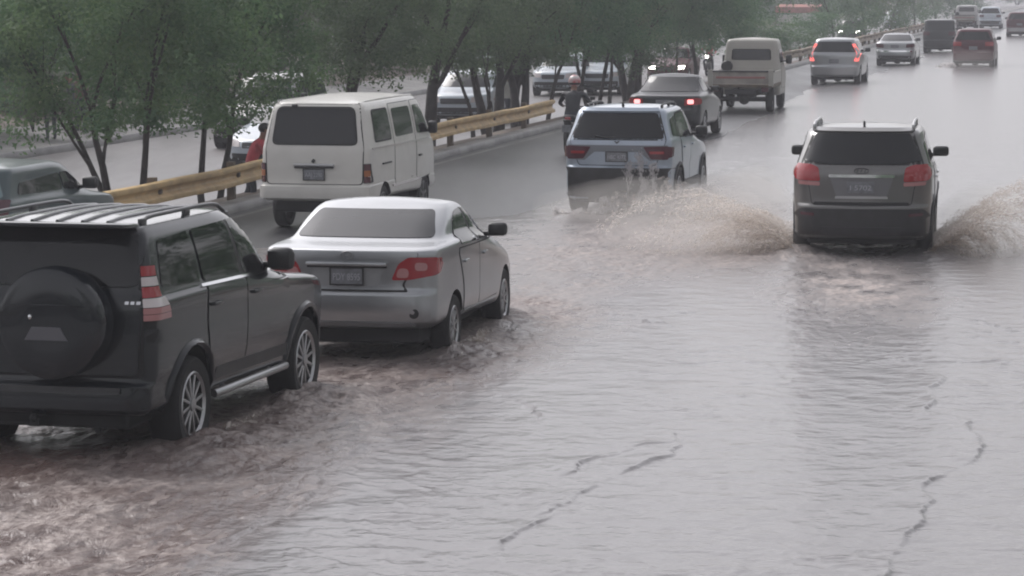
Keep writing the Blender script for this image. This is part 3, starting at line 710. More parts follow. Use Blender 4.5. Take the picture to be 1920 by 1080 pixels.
# bushes at the foot of the left trees
M['bush'] = leafmat("pale bush leaves", (.09, .12, .075), (.17, .205, .13))
for i, (px, u_, r, z0, lb) in enumerate(((150, -13.6, .75, -.1, "pale green bush on the bank left of the three stemmed tree"), (62, -13.5, .85, -.1, "pale grey green bush above the teal car"), (285, -14.5, .8, 0, "pale green bush on the bank between the stems of the two left trees"), (345, -14.8, .7, 0, "pale green bush left of the pale grey truck"))):
    r_ = empty('bush', lb, 'bush', at_ratio(px, u_, z0)); gg = random.Random(i); bm = bmesh.new()
    for q in range(5): add_tube(bm, [(0, 0, -.1), (gg.uniform(-.2, .2), gg.uniform(-.2, .2), r * .6), (gg.uniform(-.5, .5), gg.uniform(-.5, .5), r * 1.3)], [.025, .018, .01], 5)
    obj('stem', bm, M['bark'], r_)
    cs = [(gg.uniform(-1, 1) * r, gg.uniform(-1, 1) * r, gg.uniform(.1, 1.7) * r) for q in range(22)]
    leaves('foliage', cs, 130, [r * .45] * 22, .07, M['bush'], r_, 200 + i)

# ------------------------------------------------------------------ buildings glimpsed between the trees
M['wallw'] = pmat("pale plaster", (.50, .48, .46), .7, var=.15, vscale=.6)
M['roofred'] = pmat("red tin roof", (.30, .10, .075), .6, var=.3, vscale=.8)
def house(label, P, L, Wd, H, wall, roof, rz=-THETA, flat=True):
    r = empty('house', label, 'house', P, rz)
    bm = bmesh.new(); add_box(bm, (0, 0, H / 2), (Wd, L, H)); w = obj('wall', bm, wall, r)
    bm = bmesh.new()
    if flat: add_box(bm, (0, 0, H + .09), (Wd + .5, L + .5, .18), None, .02)
    else:
        vs = [bm.verts.new(p) for p in ((-Wd / 2 - .5, -L / 2 - .5, H), (Wd / 2 + .5, -L / 2 - .5, H), (Wd / 2 + .5, L / 2 + .5, H), (-Wd / 2 - .5, L / 2 + .5, H), (0, -L / 2 - .5, H + 1.6), (0, L / 2 + .5, H + 1.6))]
        for f in ((0, 1, 4), (1, 2, 5, 4), (2, 3, 5), (3, 0, 4, 5), (3, 2, 1, 0)): bm.faces.new([vs[i] for i in f])
    obj('roof', bm, roof, r)
    for k in range(int(L // 3)):
        y = -L / 2 + 1.5 + 3 * k; bm = bmesh.new(); add_box(bm, (Wd / 2 + .01, y, 1.6), (.06, 1.2, 1.1), None, .01); f = obj('window', bm, M['clear_lamp'], r)
        bm = bmesh.new(); add_box(bm, (Wd / 2 + .045, y, 1.6), (.02, 1.05, .95)); obj('pane', bm, M['glass'], f)
    bm = bmesh.new(); add_box(bm, (0, -L / 2 - .02, 1.05), (.95, .06, 2.1), None, .01); obj('door', bm, M['post'], r)
    return r
house("pale single storey house glimpsed through leaves above the cream van", UV(-24, 36, -.1), 9, 5, 2.6, M['wallw'], M['concrete'])
house("white house behind the trees right of the cream van", UV(-25, 70, 0), 12, 6, 2.7, M['wallw'], M['concrete'])
house("pale house behind the trees near the motorcyclist", UV(-24, 105, 0), 12, 6, 2.8, M['wallw'], M['concrete'])
st_ = empty('market_stall', "roadside stall with a red awning above the far low trees", 'stall', at_ratio(1495, -13.2, -.45), -THETA)
bm = bmesh.new(); add_box(bm, (0, 0, 2.0), (3.8, 2.6, .05), Matrix.Rotation(.12, 3, 'X'), .01); add_box(bm, (0, -1.3, 1.72), (3.8, .04, .5)); obj('awning', bm, M['roofred'], st_)
bm = bmesh.new(); add_box(bm, (0, -1.2, .95), (3.2, .5, .7), None, .02); obj('counter', bm, M['wallw'], st_)
for sx in (-1.8, 1.8):
    for sy in (-1.2, 1.2): bm = bmesh.new(); add_box(bm, (sx, sy, .95), (.08, .08, 2.0)); obj('post', bm, M['post'], st_)
# ------------------------------------------------------------------ the vehicles in front
PP = {}
PP['prado'] = paint("dark grey paint", (0.006, 0.009, 0.013), 0.0, 0.2, 0.6, spec=.25)
PP['silver'] = paint("silver paint", (0.36, 0.37, 0.385), 0.75, 0.30)
PP['cream'] = paint("cream paint", (0.60, 0.585, 0.55), 0.0, 0.4, 0.4)
PP['white'] = paint("white paint", (0.50, 0.55, 0.61), 0.0, 0.28)
PP['bluewhite'] = paint('blue white paint', (0.34, 0.39, 0.46), 0.35, 0.28)
PP['greysil'] = paint("grey silver paint", (0.15, 0.147, 0.145), 0.6, 0.28)
PP['red'] = paint("dark red paint", (0.07, 0.005, 0.014), 0.0, 0.35, 0.2, spec=.2)
PP['char'] = paint("charcoal paint", (0.022, 0.023, 0.027), 0.0, 0.3, .3, spec=.25)
PP['teal'] = paint("slate teal paint", (0.06, 0.085, 0.09), 0.2, 0.3)

def dark_suv():
    c = Car('off_road_car', "dark grey off-road car with a round spare wheel cover on its back door", 'car', None, 4.76, [
        (.40, .36, .12, 4.60, .82, .12, .3), (.43, .38, .03, 4.68, .87, .14, .35), (.48, .45, .0, 4.72, .90, .16, .4), (.61, .6, .0, 4.75, .91, .16, .42),
        (.645, .62, .03, 4.75, .915, .15, .42), (.665, .64, .09, 4.76, .92, .13, .42), (.72, .7, .10, 4.76, .93, .13, .42), (.95, .9, .095, 4.75, .943, .13, .42),
        (1.16, 1.02, .10, 4.70, .943, .13, .4), (1.255, 1.09, .105, 4.52, .94, .13, .4), (1.305, 1.17, .13, 3.42, .91, .12, .3), (1.36, 1.23, .14, 3.25, .893, .12, .3),
        (1.60, 1.58, .19, 2.88, .845, .12, .28), (1.78, 1.76, .25, 2.58, .785, .13, .28), (1.83, 1.82, .29, 2.46, .745, .14, .28)],
        PP['prado'], crown=.05, bow=.04, tr=.02,
        wheels=dict(yr=.98, yf=3.77, r=.385, x=.805, wd=.26, arch=.47, w=.95, spokes=12, lip=PP['prado'], dish='alloy_dark', rr=.265))
    c.under(.15, 4.5, .72, .30, .45)
    S = M['seal']
    # side: dark backing, doors, windows
    c.both('door_seal', rpoly([(1.355, .65), (1.255, 1.0), (1.285, 1.30), (3.295, 1.262), (3.285, .555), (2.2, .525), (1.53, .525)], .05), S, .002)
    c.both('rear_door', rpoly([(1.37, .66), (1.27, 1.0), (1.30, 1.29), (2.19, 1.28), (2.19, .54), (1.54, .54)], [.05, .1, .03, .02, .04, .06]), PP['prado'], .007)
    c.both('front_door', rpoly([(2.21, .54), (2.21, 1.28), (3.28, 1.25), (3.27, .57)], [.04, .02, .04, .05]), PP['prado'], .007)
    c.both('quarter_window', rpoly([(.42, 1.37), (.52, 1.72), (1.16, 1.745), (1.22, 1.33)], .05), M['glass'], .006)
    c.both('rear_window', rpoly([(1.29, 1.33), (1.24, 1.745), (2.03, 1.755), (2.14, 1.32)], .04), M['glass'], .009)
    c.both('front_window', rpoly([(2.21, 1.32), (2.11, 1.755), (2.48, 1.75), (3.22, 1.29)], .05), M['glass'], .009)
    c.both('window_trim', rpoly([(1.2, 1.292), (1.2, 1.318), (3.25, 1.275), (3.25, 1.25)], .004), M['chrome'], .013)
    c.both('pillar_trim', rpoly([(2.14, 1.32), (2.03, 1.755), (2.11, 1.755), (2.21, 1.32)], .01), M['black'], .006)
    c.both('sill_trim', rpoly([(1.48, .52), (1.52, .62), (3.28, .60), (3.27, .50)], .02), M['black'], .012)
    c.handles((1.46, 2.42), 1.14, PP['prado'], .2)
    # rear
    c.shell('back_door_seal', 'rear', rpoly([(-.84, .70), (-.86, 1.84), (.86, 1.84), (.84, .70)], .08), S, .002)
    bd = c.shell('back_door', 'rear', rpoly([(-.80, .72), (-.815, 1.385), (.815, 1.385), (.80, .72)], .06), PP['prado'], .007)
    c.shell('back_window', 'rear', rpoly([(-.80, 1.395), (-.735, 1.80), (.735, 1.80), (.80, 1.395)], .05), M['glass'], .008)
    bm = bmesh.new(); add_box(bm, (0, .20, 1.855), (1.46, .36, .035), Matrix.Rotation(-.06, 3, 'X'), .016); obj('roof_spoiler', bm, PP['prado'], c.root, smooth=40)
    for sg in (1, -1):
        q = (lambda p: p) if sg > 0 else mirror; ax = 'right' if sg > 0 else 'left'
        cx_ = 'corner' if sg > 0 else 'corner_left'
        for z0, z1, a1, a2, m in ((1.47, 1.545, .66, .66, 'red_lamp'), (1.395, 1.463, .67, .70, 'clear_lamp'), (1.305, 1.388, .70, .74, 'red_lamp'), (1.24, 1.298, .86, .92, 'clear_lamp'), (1.19, 1.236, .93, .97, 'pink_lamp'), (1.14, 1.186, .97, .98, 'pink_lamp')):
            c.shell('tail_lamp', cx_, rpoly([(.33, z0), (.33, z1), (a1, z1), (a2, z0)], .008), M[m], .022)
        c.shell('rear_reflector', 'rear', rpoly(q([(.66, .54), (.66, .58), (.84, .58), (.84, .54)]), .008), M['red_dull'], .01)
        c.shell('bumper_corner', 'rear', [('rear', rpoly(q([(.845, .97), (.845, 1.075), (.925, 1.07), (.925, .97)]), .012)), (ax, rpoly([(.14, .97), (.14, 1.07), (.30, 1.06), (.34, .97)], .012))], PP['prado'], .02)
    c.shell('rear_bumper', 'rear', rpoly([(-.88, .47), (-.88, .63), (.88, .63), (.88, .47)], .03), PP['prado'], .02)
    c.shell('bumper_step', 'rear', rpoly([(-.70, .595), (-.70, .625), (.70, .625), (.70, .595)], .01), M['black'], .035)
    c.shell('badge', 'rear', [('rear', rpoly([(.70 + .045 * k, 1.262), (.70 + .045 * k, 1.282), (.73 + .045 * k, 1.282), (.73 + .045 * k, 1.262)], .004)) for k in range(3)], M['chrome'], .012)
    # spare wheel with hard cover
    bm = bmesh.new(); cx, cz = .215, 1.135
    add_lathe(bm, [(.38, .10), (.42, .06), (.43, -.02), (.43, -.13), (.415, -.17), (.375, -.19), (.355, -.188), (.34, -.195), (.20, -.20), (.01, -.20)], 'y', (cx, 0, cz), 56)
    sp = obj('spare_wheel_cover', bm, PP['prado'], bd, smooth=35)
    bm = bmesh.new(); add_box(bm, (0, 0, 0), (.01, .01, .01))
    bm.free(); bm = bmesh.new()
    pts = [(-.175, -.12), (-.115, -.02), (.115, -.02), (.175, -.12)]
    vs = [bm.verts.new((cx - .02 + a, -.207, cz + b)) for a, b in pts]; f = bm.faces.new(vs); r = bmesh.ops.extrude_face_region(bm, geom=[f])
    for v in [g for g in r['geom'] if isinstance(g, bmesh.types.BMVert)]: v.co.y += .03
    bmesh.ops.recalc_face_normals(bm, faces=bm.faces[:]); o = obj('cover_panel', bm, pmat("cover panel grey", (.10, .10, .112), .45, .0), bd)
    bm = bmesh.new(); add_ball(bm, (cx - .145, -.21, cz + .055), (.016, .01, .02), 10, 8); obj('cover_lock', bm, M['chrome'], bd, smooth=60)
    bm = bmesh.new(); add_box(bm, (cx, -.203, cz + .145), (.60, .012, .012), None, .004); obj('cover_ridge', bm, PP['prado'], bd)
    c.mirror_pair(2.95, 1.31, (.115, .10, .095), M['black'], .1)
    c.rails(.55, 2.55, .66, pmat("dark rail", (.09, .09, .095), .35, .6), .042, .017)
    bm = bmesh.new()
    for x in (-.42, -.21, 0.0, .21, .42):
        add_tube(bm, [c.proj('top', x, y)[0] + Vector((0, 0, .004)) for y in np.linspace(.5, 2.5, 10)], .016, 6)
    obj('roof_rib', bm, PP['prado'], c.root, smooth=60)
    for sg in (1, -1):
        bm = bmesh.new()
        add_tube(bm, [(sg * .90, 1.50, .40), (sg * .93, 1.62, .41), (sg * .93, 3.15, .41), (sg * .90, 3.28, .40)], .035, 8)
        for y in (1.8, 2.9): add_tube(bm, [(sg * .92, y, .41), (sg * .6, y, .44)], .02, 6)
        obj('side_step', bm, M['alloy'], c.root, smooth=50)
    bm = bmesh.new(); add_box(bm, (0, .1, .36), (.09, .22, .07), None, .01); add_ball(bm, (0, .0, .39), .035, 10, 8); obj('tow_hitch', bm, M['dark'], c.root)
    c.shell('windscreen', 'front', rpoly([(-.76, 1.33), (-.66, 1.74), (.66, 1.74), (.76, 1.33)], .06), M['glass'], .006)
    return c.place(G(66, 878), R(14.3))

def silver_sedan():
    c = Car('sedan', "silver sedan with one red tail lamp in view, driving beside the cream van", 'car', None, 4.54, [
        (.37, .26, .16, 4.38, .79, .2, .4), (.41, .30, .07, 4.44, .84, .22, .45), (.46, .36, .02, 4.50, .868, .19, .5), (.60, .5, .0, 4.54, .88, .19, .5),
        (.71, .6, .008, 4.54, .88, .19, .5), (.745, .64, .035, 4.52, .88, .18, .5), (.78, .67, .05, 4.50, .88, .18, .5), (.95, .73, .045, 4.42, .88, .17, .5),
        (1.08, .78, .035, 4.30, .875, .17, .5), (1.125, .83, .045, 4.1, .865, .17, .5), (1.15, .90, .12, 3.75, .845, .2, .4), (1.175, .99, .52, 3.28, .795, .26, .34), (1.20, 1.03, .64, 3.15, .775, .26, .3),
        (1.33, 1.26, .98, 2.70, .735, .22, .28), (1.44, 1.42, 1.30, 2.36, .675, .2, .28), (1.475, 1.465, 1.45, 2.2, .63, .2, .28)],
        PP['silver'], crown=.045, bow=.06, fbow=.22, tr=.035,
        wheels=dict(yr=.96, yf=3.56, r=.315, x=.765, wd=.2, arch=.365, w=.90, spokes=10, rr=.205))
    c.under(.2, 4.3, .68, .22, .40)
    S = M['seal']; P = PP['silver']
    c.both('door_seal', rpoly([(1.325, .435), (1.305, .73), (1.105, 1.02), (1.125, 1.078), (3.063, 1.035), (3.053, .415)], [.04, .1, .06, .02, .03, .04]), S, .002)
    c.both('rear_door', rpoly([(1.34, .45), (1.32, .74), (1.12, 1.02), (1.14, 1.065), (2.08, 1.045), (2.08, .43)], [.04, .1, .06, .02, .02, .03]), P, .007)
    c.both('front_door', rpoly([(2.10, .43), (2.10, 1.045), (3.05, 1.02), (3.04, .43)], [.03, .02, .04, .05]), P, .007)
    c.both('rear_window', rpoly([(1.22, 1.10), (1.42, 1.33), (1.64, 1.40), (1.90, 1.42), (2.06, 1.08)], .05), M['glass'], .007)
    c.both('front_window', rpoly([(2.12, 1.08), (1.98, 1.415), (2.24, 1.40), (2.98, 1.06)], .05), M['glass'], .007)
    c.both('window_pillar', rpoly([(2.06, 1.07), (1.90, 1.415), (1.97, 1.415), (2.12, 1.07)], .01), M['black'], .006)
    c.handles((1.36, 2.3), .93, P, .18)
    c.both('sill_trim', rpoly([(1.42, .345), (1.42, .41), (3.12, .39), (3.12, .33)], .02), P, .012)
    c.shell('boot_seal', 'rear', rpoly([(-.60, .738), (-.55, .80), (-.66, 1.0), (-.70, 1.115), (.70, 1.115), (.66, 1.0), (.55, .80), (.60, .738)], .03), S, .002)
    bl = c.shell('boot_lid', 'rear', rpoly([(-.57, .755), (-.53, .80), (-.63, 1.0), (-.69, 1.12), (.69, 1.12), (.63, 1.0), (.53, .80), (.57, .755)], .03), P, .008)
    c.shell('plate_recess', 'rear', rpoly([(-.37, .985), (-.30, .79), (.30, .79), (.37, .985)], .03), pmat("recess silver", (.30, .31, .32), .45, .5), .012, parent=bl)
    bm = bmesh.new(); add_box(bm, (0, .005, 1.005), (.80, .05, .035), None, .012); obj('boot_trim', bm, P, bl, smooth=40)
    bm = bmesh.new(); add_box(bm, (0, .028, .978), (.78, .03, .018)); obj('boot_trim_painted_shadow', bm, M['seal'], bl)  # dark bar standing in for the shadow under the boot trim
    c.plate(0, .885, "PDY 8595", .31, .15, parent=bl, off=.03)
    bm = bmesh.new()
    for rx, rz in ((.058, .04), (.03, .038), (.052, .016)):
        pts = [(rx * math.cos(R(a)), c.proj('rear', 0, 1.085)[0].y - .012, 1.085 + (0 if rz > .02 else .018) + rz * math.sin(R(a))) for a in range(0, 361, 20)]
        add_tube(bm, pts, .006, 5)
    obj('badge', bm, M['alloy'], bl, smooth=60)
    c.shell('back_window', 'rear', rpoly([(-.70, 1.205), (-.585, 1.435), (.585, 1.435), (.70, 1.205)], .05), M['glass_light'], .006)
    for sg in (1, -1):
        q = (lambda p: p) if sg > 0 else mirror; ax = 'right' if sg > 0 else 'left'
        c.shell('tail_lamp', 'rear', [('rear', rpoly(q([(.43, .85), (.50, 1.01), (.60, 1.075), (.855, 1.07), (.855, .90), (.60, .855)]), .03)), (ax, rpoly([(.105, .895), (.105, 1.07), (.30, 1.05), (.42, .995), (.30, .915)], .03))], M['red_lamp'], .010)
        c.shell('reversing_lamp', 'rear', rpoly(q([(.475, .875), (.50, .97), (.60, .965), (.60, .875)]), .04), M['pink_lamp'], .016)
        c.shell('indicator_lamp', 'rear', rpoly(q([(.66, .945), (.66, 1.025), (.77, 1.02), (.77, .945)]), .035), M['pink_lamp'], .016)
        bm = bmesh.new(); p = c.proj('rear', sg * .655, .535)[0]; add_lathe(bm, [(.05, .02), (.05, -.008), (.038, -.012), (.01, -.006)], 'y', p, 16); obj('rear_reflector', bm, M['black'], c.root, smooth=40)
    c.shell('rear_bumper', 'rear', rpoly([(-.80, .455), (-.80, .70), (.80, .70), (.80, .455)], .05), P, .008)
    c.shell('bumper_lip', 'rear', rpoly([(-.66, .415), (-.60, .452), (.60, .452), (.66, .415)], .01), P, .022)
    c.mirror_pair(2.78, 1.075, (.10, .09, .07), M['black'], .09)
    c.shell('windscreen', 'front', rpoly([(-.68, 1.08), (-.55, 1.40), (.55, 1.40), (.68, 1.08)], .06), M['glass'], .006)
    return c.place(G(650, 690), R(10.8))

def cream_van():
    P = PP['cream']
    c = Car('van', "cream passenger van with a wide dark back window, in the lane by the guard rail", 'van', None, 4.7, [
        (.46, .40, .10, 4.55, .79, .1, .3), (.50, .44, .02, 4.64, .845, .1, .3), (.53, .5, .0, 4.68, .855, .1, .3), (.66, .6, .0, 4.70, .855, .1, .3), (.69, .62, .02, 4.70, .85, .1, .3),
        (.70, .64, .08, 4.70, .845, .1, .3), (.76, .7, .09, 4.70, .845, .1, .3), (1.0, .95, .09, 4.69, .848, .1, .3), (1.22, 1.15, .10, 4.62, .843, .1, .3), (1.29, 1.22, .11, 4.52, .83, .1, .3),
        (1.6, 1.6, .165, 4.25, .775, .12, .3), (1.84, 1.84, .22, 3.98, .715, .14, .3), (1.905, 1.905, .28, 3.85, .665, .18, .3)],
        P, crown=.075, bow=.03, tr=.02, wheels=dict(yr=1.0, yf=3.55, r=.33, x=.73, wd=.19, arch=.375, w=.87, rim='steel', dish='steel', spokes=5))
    c.under(.25, 4.5, .66, .28, .48)
    S = M['seal']
    c.shell('back_door_seal', 'rear', rpoly([(-.74, .705), (-.755, 1.25), (-.655, 1.89), (.655, 1.89), (.755, 1.25), (.74, .705)], .06), S, .002)
    bd = c.shell('back_door', 'rear', rpoly([(-.725, .715), (-.74, 1.25), (-.64, 1.88), (.64, 1.88), (.74, 1.25), (.725, .715)], .06), P, .007)
    c.shell('window_rubber', 'rear', rpoly([(-.665, 1.285), (-.595, 1.85), (.595, 1.85), (.665, 1.285)], .10), S, .012)
    c.shell('back_window', 'rear', rpoly([(-.64, 1.31), (-.575, 1.83), (.575, 1.83), (.64, 1.31)], .09), M['glass'], .016)
    bm = bmesh.new(); add_box(bm, (0, .065, .995), (.62, .05, .045), None, .012); obj('plate_lamp_bar', bm, M['alloy'], bd, smooth=40)
    bm = bmesh.new(); add_box(bm, (0, .07, .96), (.60, .05, .022), None, .004); obj('back_door_handle', bm, M['black'], bd)
    c.plate(0, .855, "AAJ 2290", .31, .15, parent=bd, off=.03)
    bm = bmesh.new(); add_box(bm, (-.01, .075, 1.055), (.05, .02, .055), Matrix.Rotation(.7, 3, 'Y'), .01); obj('badge', bm, M['black'], bd)
    bm = bmesh.new(); p = c.proj('rear', -.33, 1.86)[0]; add_box(bm, p + Vector((0, -.02, .0)), (.09, .05, .05), None, .015); obj('wiper_pivot', bm, M['black'], bd)
    for sg in (1, -1):
        q = (lambda p: p) if sg > 0 else mirror
        c.shell('tail_lamp', 'rear', rpoly(q([(.745, .73), (.745, 1.02), (.83, 1.02), (.83, .73)]), .012), M['black'], .014)
        c.shell('tail_lamp_lens', 'rear', rpoly(q([(.755, .83), (.755, .92), (.822, .92), (.822, .83)]), .008), M['amber'], .022)
        c.shell('tail_lamp_lens', 'rear', rpoly(q([(.755, .925), (.755, 1.01), (.822, 1.01), (.822, .925)]), .008), M['red_dull'], .022)
        c.shell('tail_lamp_lens', 'rear', rpoly(q([(.755, .74), (.755, .825), (.822, .825), (.822, .74)]), .008), M['red_dull'], .022)
    c.shell('rear_bumper', 'rear', rpoly([(-.83, .51), (-.83, .675), (.83, .675), (.83, .51)], .03), P, .012)
    c.both('side_window_rubber', rpoly([(.52, 1.31), (.60, 1.80), (1.50, 1.80), (1.50, 1.31)], .08), S, .005)
    c.both('side_window', rpoly([(.55, 1.34), (.62, 1.77), (1.47, 1.77), (1.47, 1.34)], .07), M['glass'], .010)
    c.both('sliding_door_seal', rpoly([(1.60, .60), (1.60, 1.85), (2.95, 1.85), (2.95, .60)], .06), S, .002)
    c.both('sliding_door', rpoly([(1.615, .615), (1.615, 1.835), (2.935, 1.835), (2.935, .615)], .06), P, .006)
    c.both('sliding_door_window', rpoly([(1.72, 1.34), (1.72, 1.77), (2.80, 1.77), (2.84, 1.34)], .07), M['glass'], .012)
    c.both('front_door_seal', rpoly([(2.97, .60), (2.97, 1.85), (3.60, 1.85), (4.18, 1.28), (4.10, .98), (3.90, .62)], .05), S, .002)
    c.both('front_door', rpoly([(2.985, .615), (2.985, 1.835), (3.58, 1.835), (4.15, 1.28), (4.08, .98), (3.88, .635)], .05), P, .006)
    c.both('front_door_window', rpoly([(3.08, 1.33), (3.06, 1.77), (3.56, 1.77), (4.03, 1.30)], .06), M['glass'], .012)
    c.both('side_moulding', rpoly([(.30, 1.225), (.30, 1.245), (4.05, 1.225), (4.05, 1.205)], .004), M['clear_lamp'], .018)
    c.both('sill_trim', rpoly([(1.42, .60), (1.42, .64), (3.14, .64), (3.14, .60)], .005), M['clear_lamp'], .016)
    for sg in (1, -1):
        bm = bmesh.new()
        p = c.proj('right' if sg > 0 else 'left', 1.1, .98)[0]; add_box(bm, p + Vector((sg * .012, 0, 0)), (.025, .5, .025), None, .006)
        obj('door_track', bm, M['black'], c.root)
    c.handles((3.15,), .98, M['black'], .15)
    c.mirror_pair(3.95, 1.33, (.075, .07, .10), M['black'], .05)
    for sg in (1, -1):
        bm = bmesh.new(); add_tube(bm, [c.proj('top', sg * .62, y)[0] + Vector((0, 0, .006)) for y in np.linspace(.35, 3.8, 12)], .016, 6)
        obj('roof_gutter', bm, P, c.root, smooth=60)
    c.shell('windscreen', 'front', rpoly([(-.74, 1.28), (-.64, 1.82), (.64, 1.82), (.74, 1.28)], .08), M['glass'], .006)
    return c.place(G(587, 436), R(12.0))

def suv_rings(L, w, H, zb=.30, step=.70, belt=1.14, hood=.98, lean=.16, roofw=None, cowl=.70, roof_end=.55, rear_r=.16):
    rw = roofw or w * .76; f = (H - .04)
    return [(zb, zb, .14, L - .18, w * .88, .14, .35), (zb + .04, zb + .04, .05, L - .08, w * .94, rear_r, .4), (zb + .12, zb + .1, .01, L - .02, w * .97, rear_r + .03, .42), (step - .03, step - .05, .0, L, w * .985, rear_r + .04, .45),
            (step, step, .02, L, w * .99, rear_r + .03, .45), (step + .03, step + .03, .05, L - .01, w, rear_r + .02, .45), (belt * .86, hood * .88, .05, L - .06, w, rear_r, .45), (belt * .96, hood * .96, .055, L - .2, w * .99, rear_r, .42),
            (belt, hood + .02, .065, L * .80, w * .975, rear_r, .35), (belt + .04, hood + .08, .08, L * cowl, w * .955, rear_r, .3), (belt + (f - belt) * .55, belt + (f - belt) * .5, .08 + lean * .55, L * (cowl * .6 + roof_end * .4), w * .955 * .45 + rw * .55 + .012, rear_r, .28),
            (f - .04, f - .06, .08 + lean, L * (cowl * .2 + roof_end * .8), rw + .03, rear_r, .28), (f, f - .01, .08 + lean + .05, L * roof_end, rw - .01, rear_r, .26)]

def white_suv():
    P = PP['bluewhite']; w = .885; L = 4.5
    c = Car('suv', "white suv with dark lower bumper, seen through splashing spray in the middle lane", 'car', None, L,
            suv_rings(L, w, 1.72, .24, .78, 1.19, 1.0, .26, .70, .70, .50), P, crown=.05, bow=.08, step=.07,
            wheels=dict(yr=.92, yf=3.6, r=.36, x=.765, wd=.23, arch=.42, w=.90, spokes=10, lip='black'))
    c.under(.2, 4.3, .68, .2, .34)
    S = M['seal']
    c.shell('back_door_seal', 'rear', rpoly([(-.62, .80), (-.78, 1.2), (-.62, 1.66), (.62, 1.66), (.78, 1.2), (.62, .80)], .05), S, .002)
    bd = c.shell('back_door', 'rear', rpoly([(-.61, .81), (-.77, 1.20), (.77, 1.20), (.61, .81)], .05), P, .007)
    c.shell('back_window', 'rear', rpoly([(-.735, 1.225), (-.60, 1.62), (.60, 1.62), (.735, 1.225)], .05), M['glass'], .008)
    c.shell('lamp_band', 'rear', rpoly([(-.80, 1.125), (-.78, .90), (-.52, .885), (-.36, 1.02), (.36, 1.02), (.52, .885), (.78, .90), (.80, 1.125)], .02), pmat("grey band", (.16, .17, .19), .3, .2), .010)
    for sg in (1, -1):
        q = (lambda p: p) if sg > 0 else mirror; ax = 'right' if sg > 0 else 'left'
        c.shell('tail_lamp', 'rear', [('rear', rpoly(q([(.42, 1.10), (.80, 1.11), (.80, .90), (.54, .91)]), .02)), (ax, rpoly([(.10, .91), (.10, 1.11), (.34, 1.09), (.26, .95)], .02))], M['red_dull'], .018)
        c.shell('lamp_strip', 'rear', rpoly(q([(.53, .99), (.51, 1.03), (.74, 1.03), (.74, .99)]), .01), M['red_lamp'], .024)
    c.plate(0, .945, "HBC 4172", .33, .14, parent=bd, off=.03)
    c.shell('badge', 'rear', rpoly([(-.05, 1.185), (0, 1.145), (.05, 1.185), (.02, 1.19), (0, 1.175), (-.02, 1.19)], .004), M['alloy_dark'], .016)
    c.shell('rear_bumper', 'rear', rpoly([(-.78, .255), (-.855, .40), (-.87, .765), (.87, .765), (.855, .40), (.78, .255)], .05), M['black'], .010)
    c.shell('bumper_lip', 'rear', rpoly([(-.45, .28), (-.5, .42), (.5, .42), (.45, .28)], .03), M['black'], .02)
    c.shell('roof_spoiler', 'rear', rpoly([(-.62, 1.63), (-.60, 1.675), (.60, 1.675), (.62, 1.63)], .01), P, .05)
    c.wiper([(-.05, 1.24), (-.2, 1.25), (-.36, 1.27)])
    c.both('door_seal', rpoly([(1.30, .50), (1.08, .95), (1.05, 1.20), (1.05, 1.60), (2.1, 1.63), (2.98, 1.18), (2.95, .48)], .05), S, .002)
    c.both('rear_door', rpoly([(1.33, .52), (1.12, .95), (1.10, 1.19), (1.98, 1.18), (1.98, .50)], [.04, .1, .03, .02, .04]), P, .007)
    c.both('front_door', rpoly([(2.0, .50), (2.0, 1.18), (2.95, 1.15), (2.92, .50)], .03), P, .007)
    c.both('quarter_window', rpoly([(.48, 1.26), (.58, 1.52), (.98, 1.57), (1.04, 1.22)], .05), M['glass'], .006)
    c.both('rear_window', rpoly([(1.09, 1.215), (1.03, 1.575), (1.85, 1.595), (1.95, 1.205)], .04), M['glass'], .009)
    c.both('front_window', rpoly([(2.02, 1.205), (1.92, 1.595), (2.16, 1.58), (2.90, 1.17)], .04), M['glass'], .009)
    c.both('sill_trim', rpoly([(1.36, .36), (1.36, .50), (3.15, .48), (3.15, .36)], .02), M['black'], .012)
    c.handles((1.32, 2.2), 1.05, P, .18)
    c.mirror_pair(2.68, 1.19, (.10, .09, .08), M['black'], .1)
    c.rails(.75, 2.2, .60, M['black'], .05, .016)
    c.ant(0, .62, 'fin')
    c.shell('windscreen', 'front', rpoly([(-.70, 1.2), (-.60, 1.58), (.60, 1.58), (.70, 1.2)], .06), M['glass'], .006)
    return c.place(G(1155, 406), R(12.0))

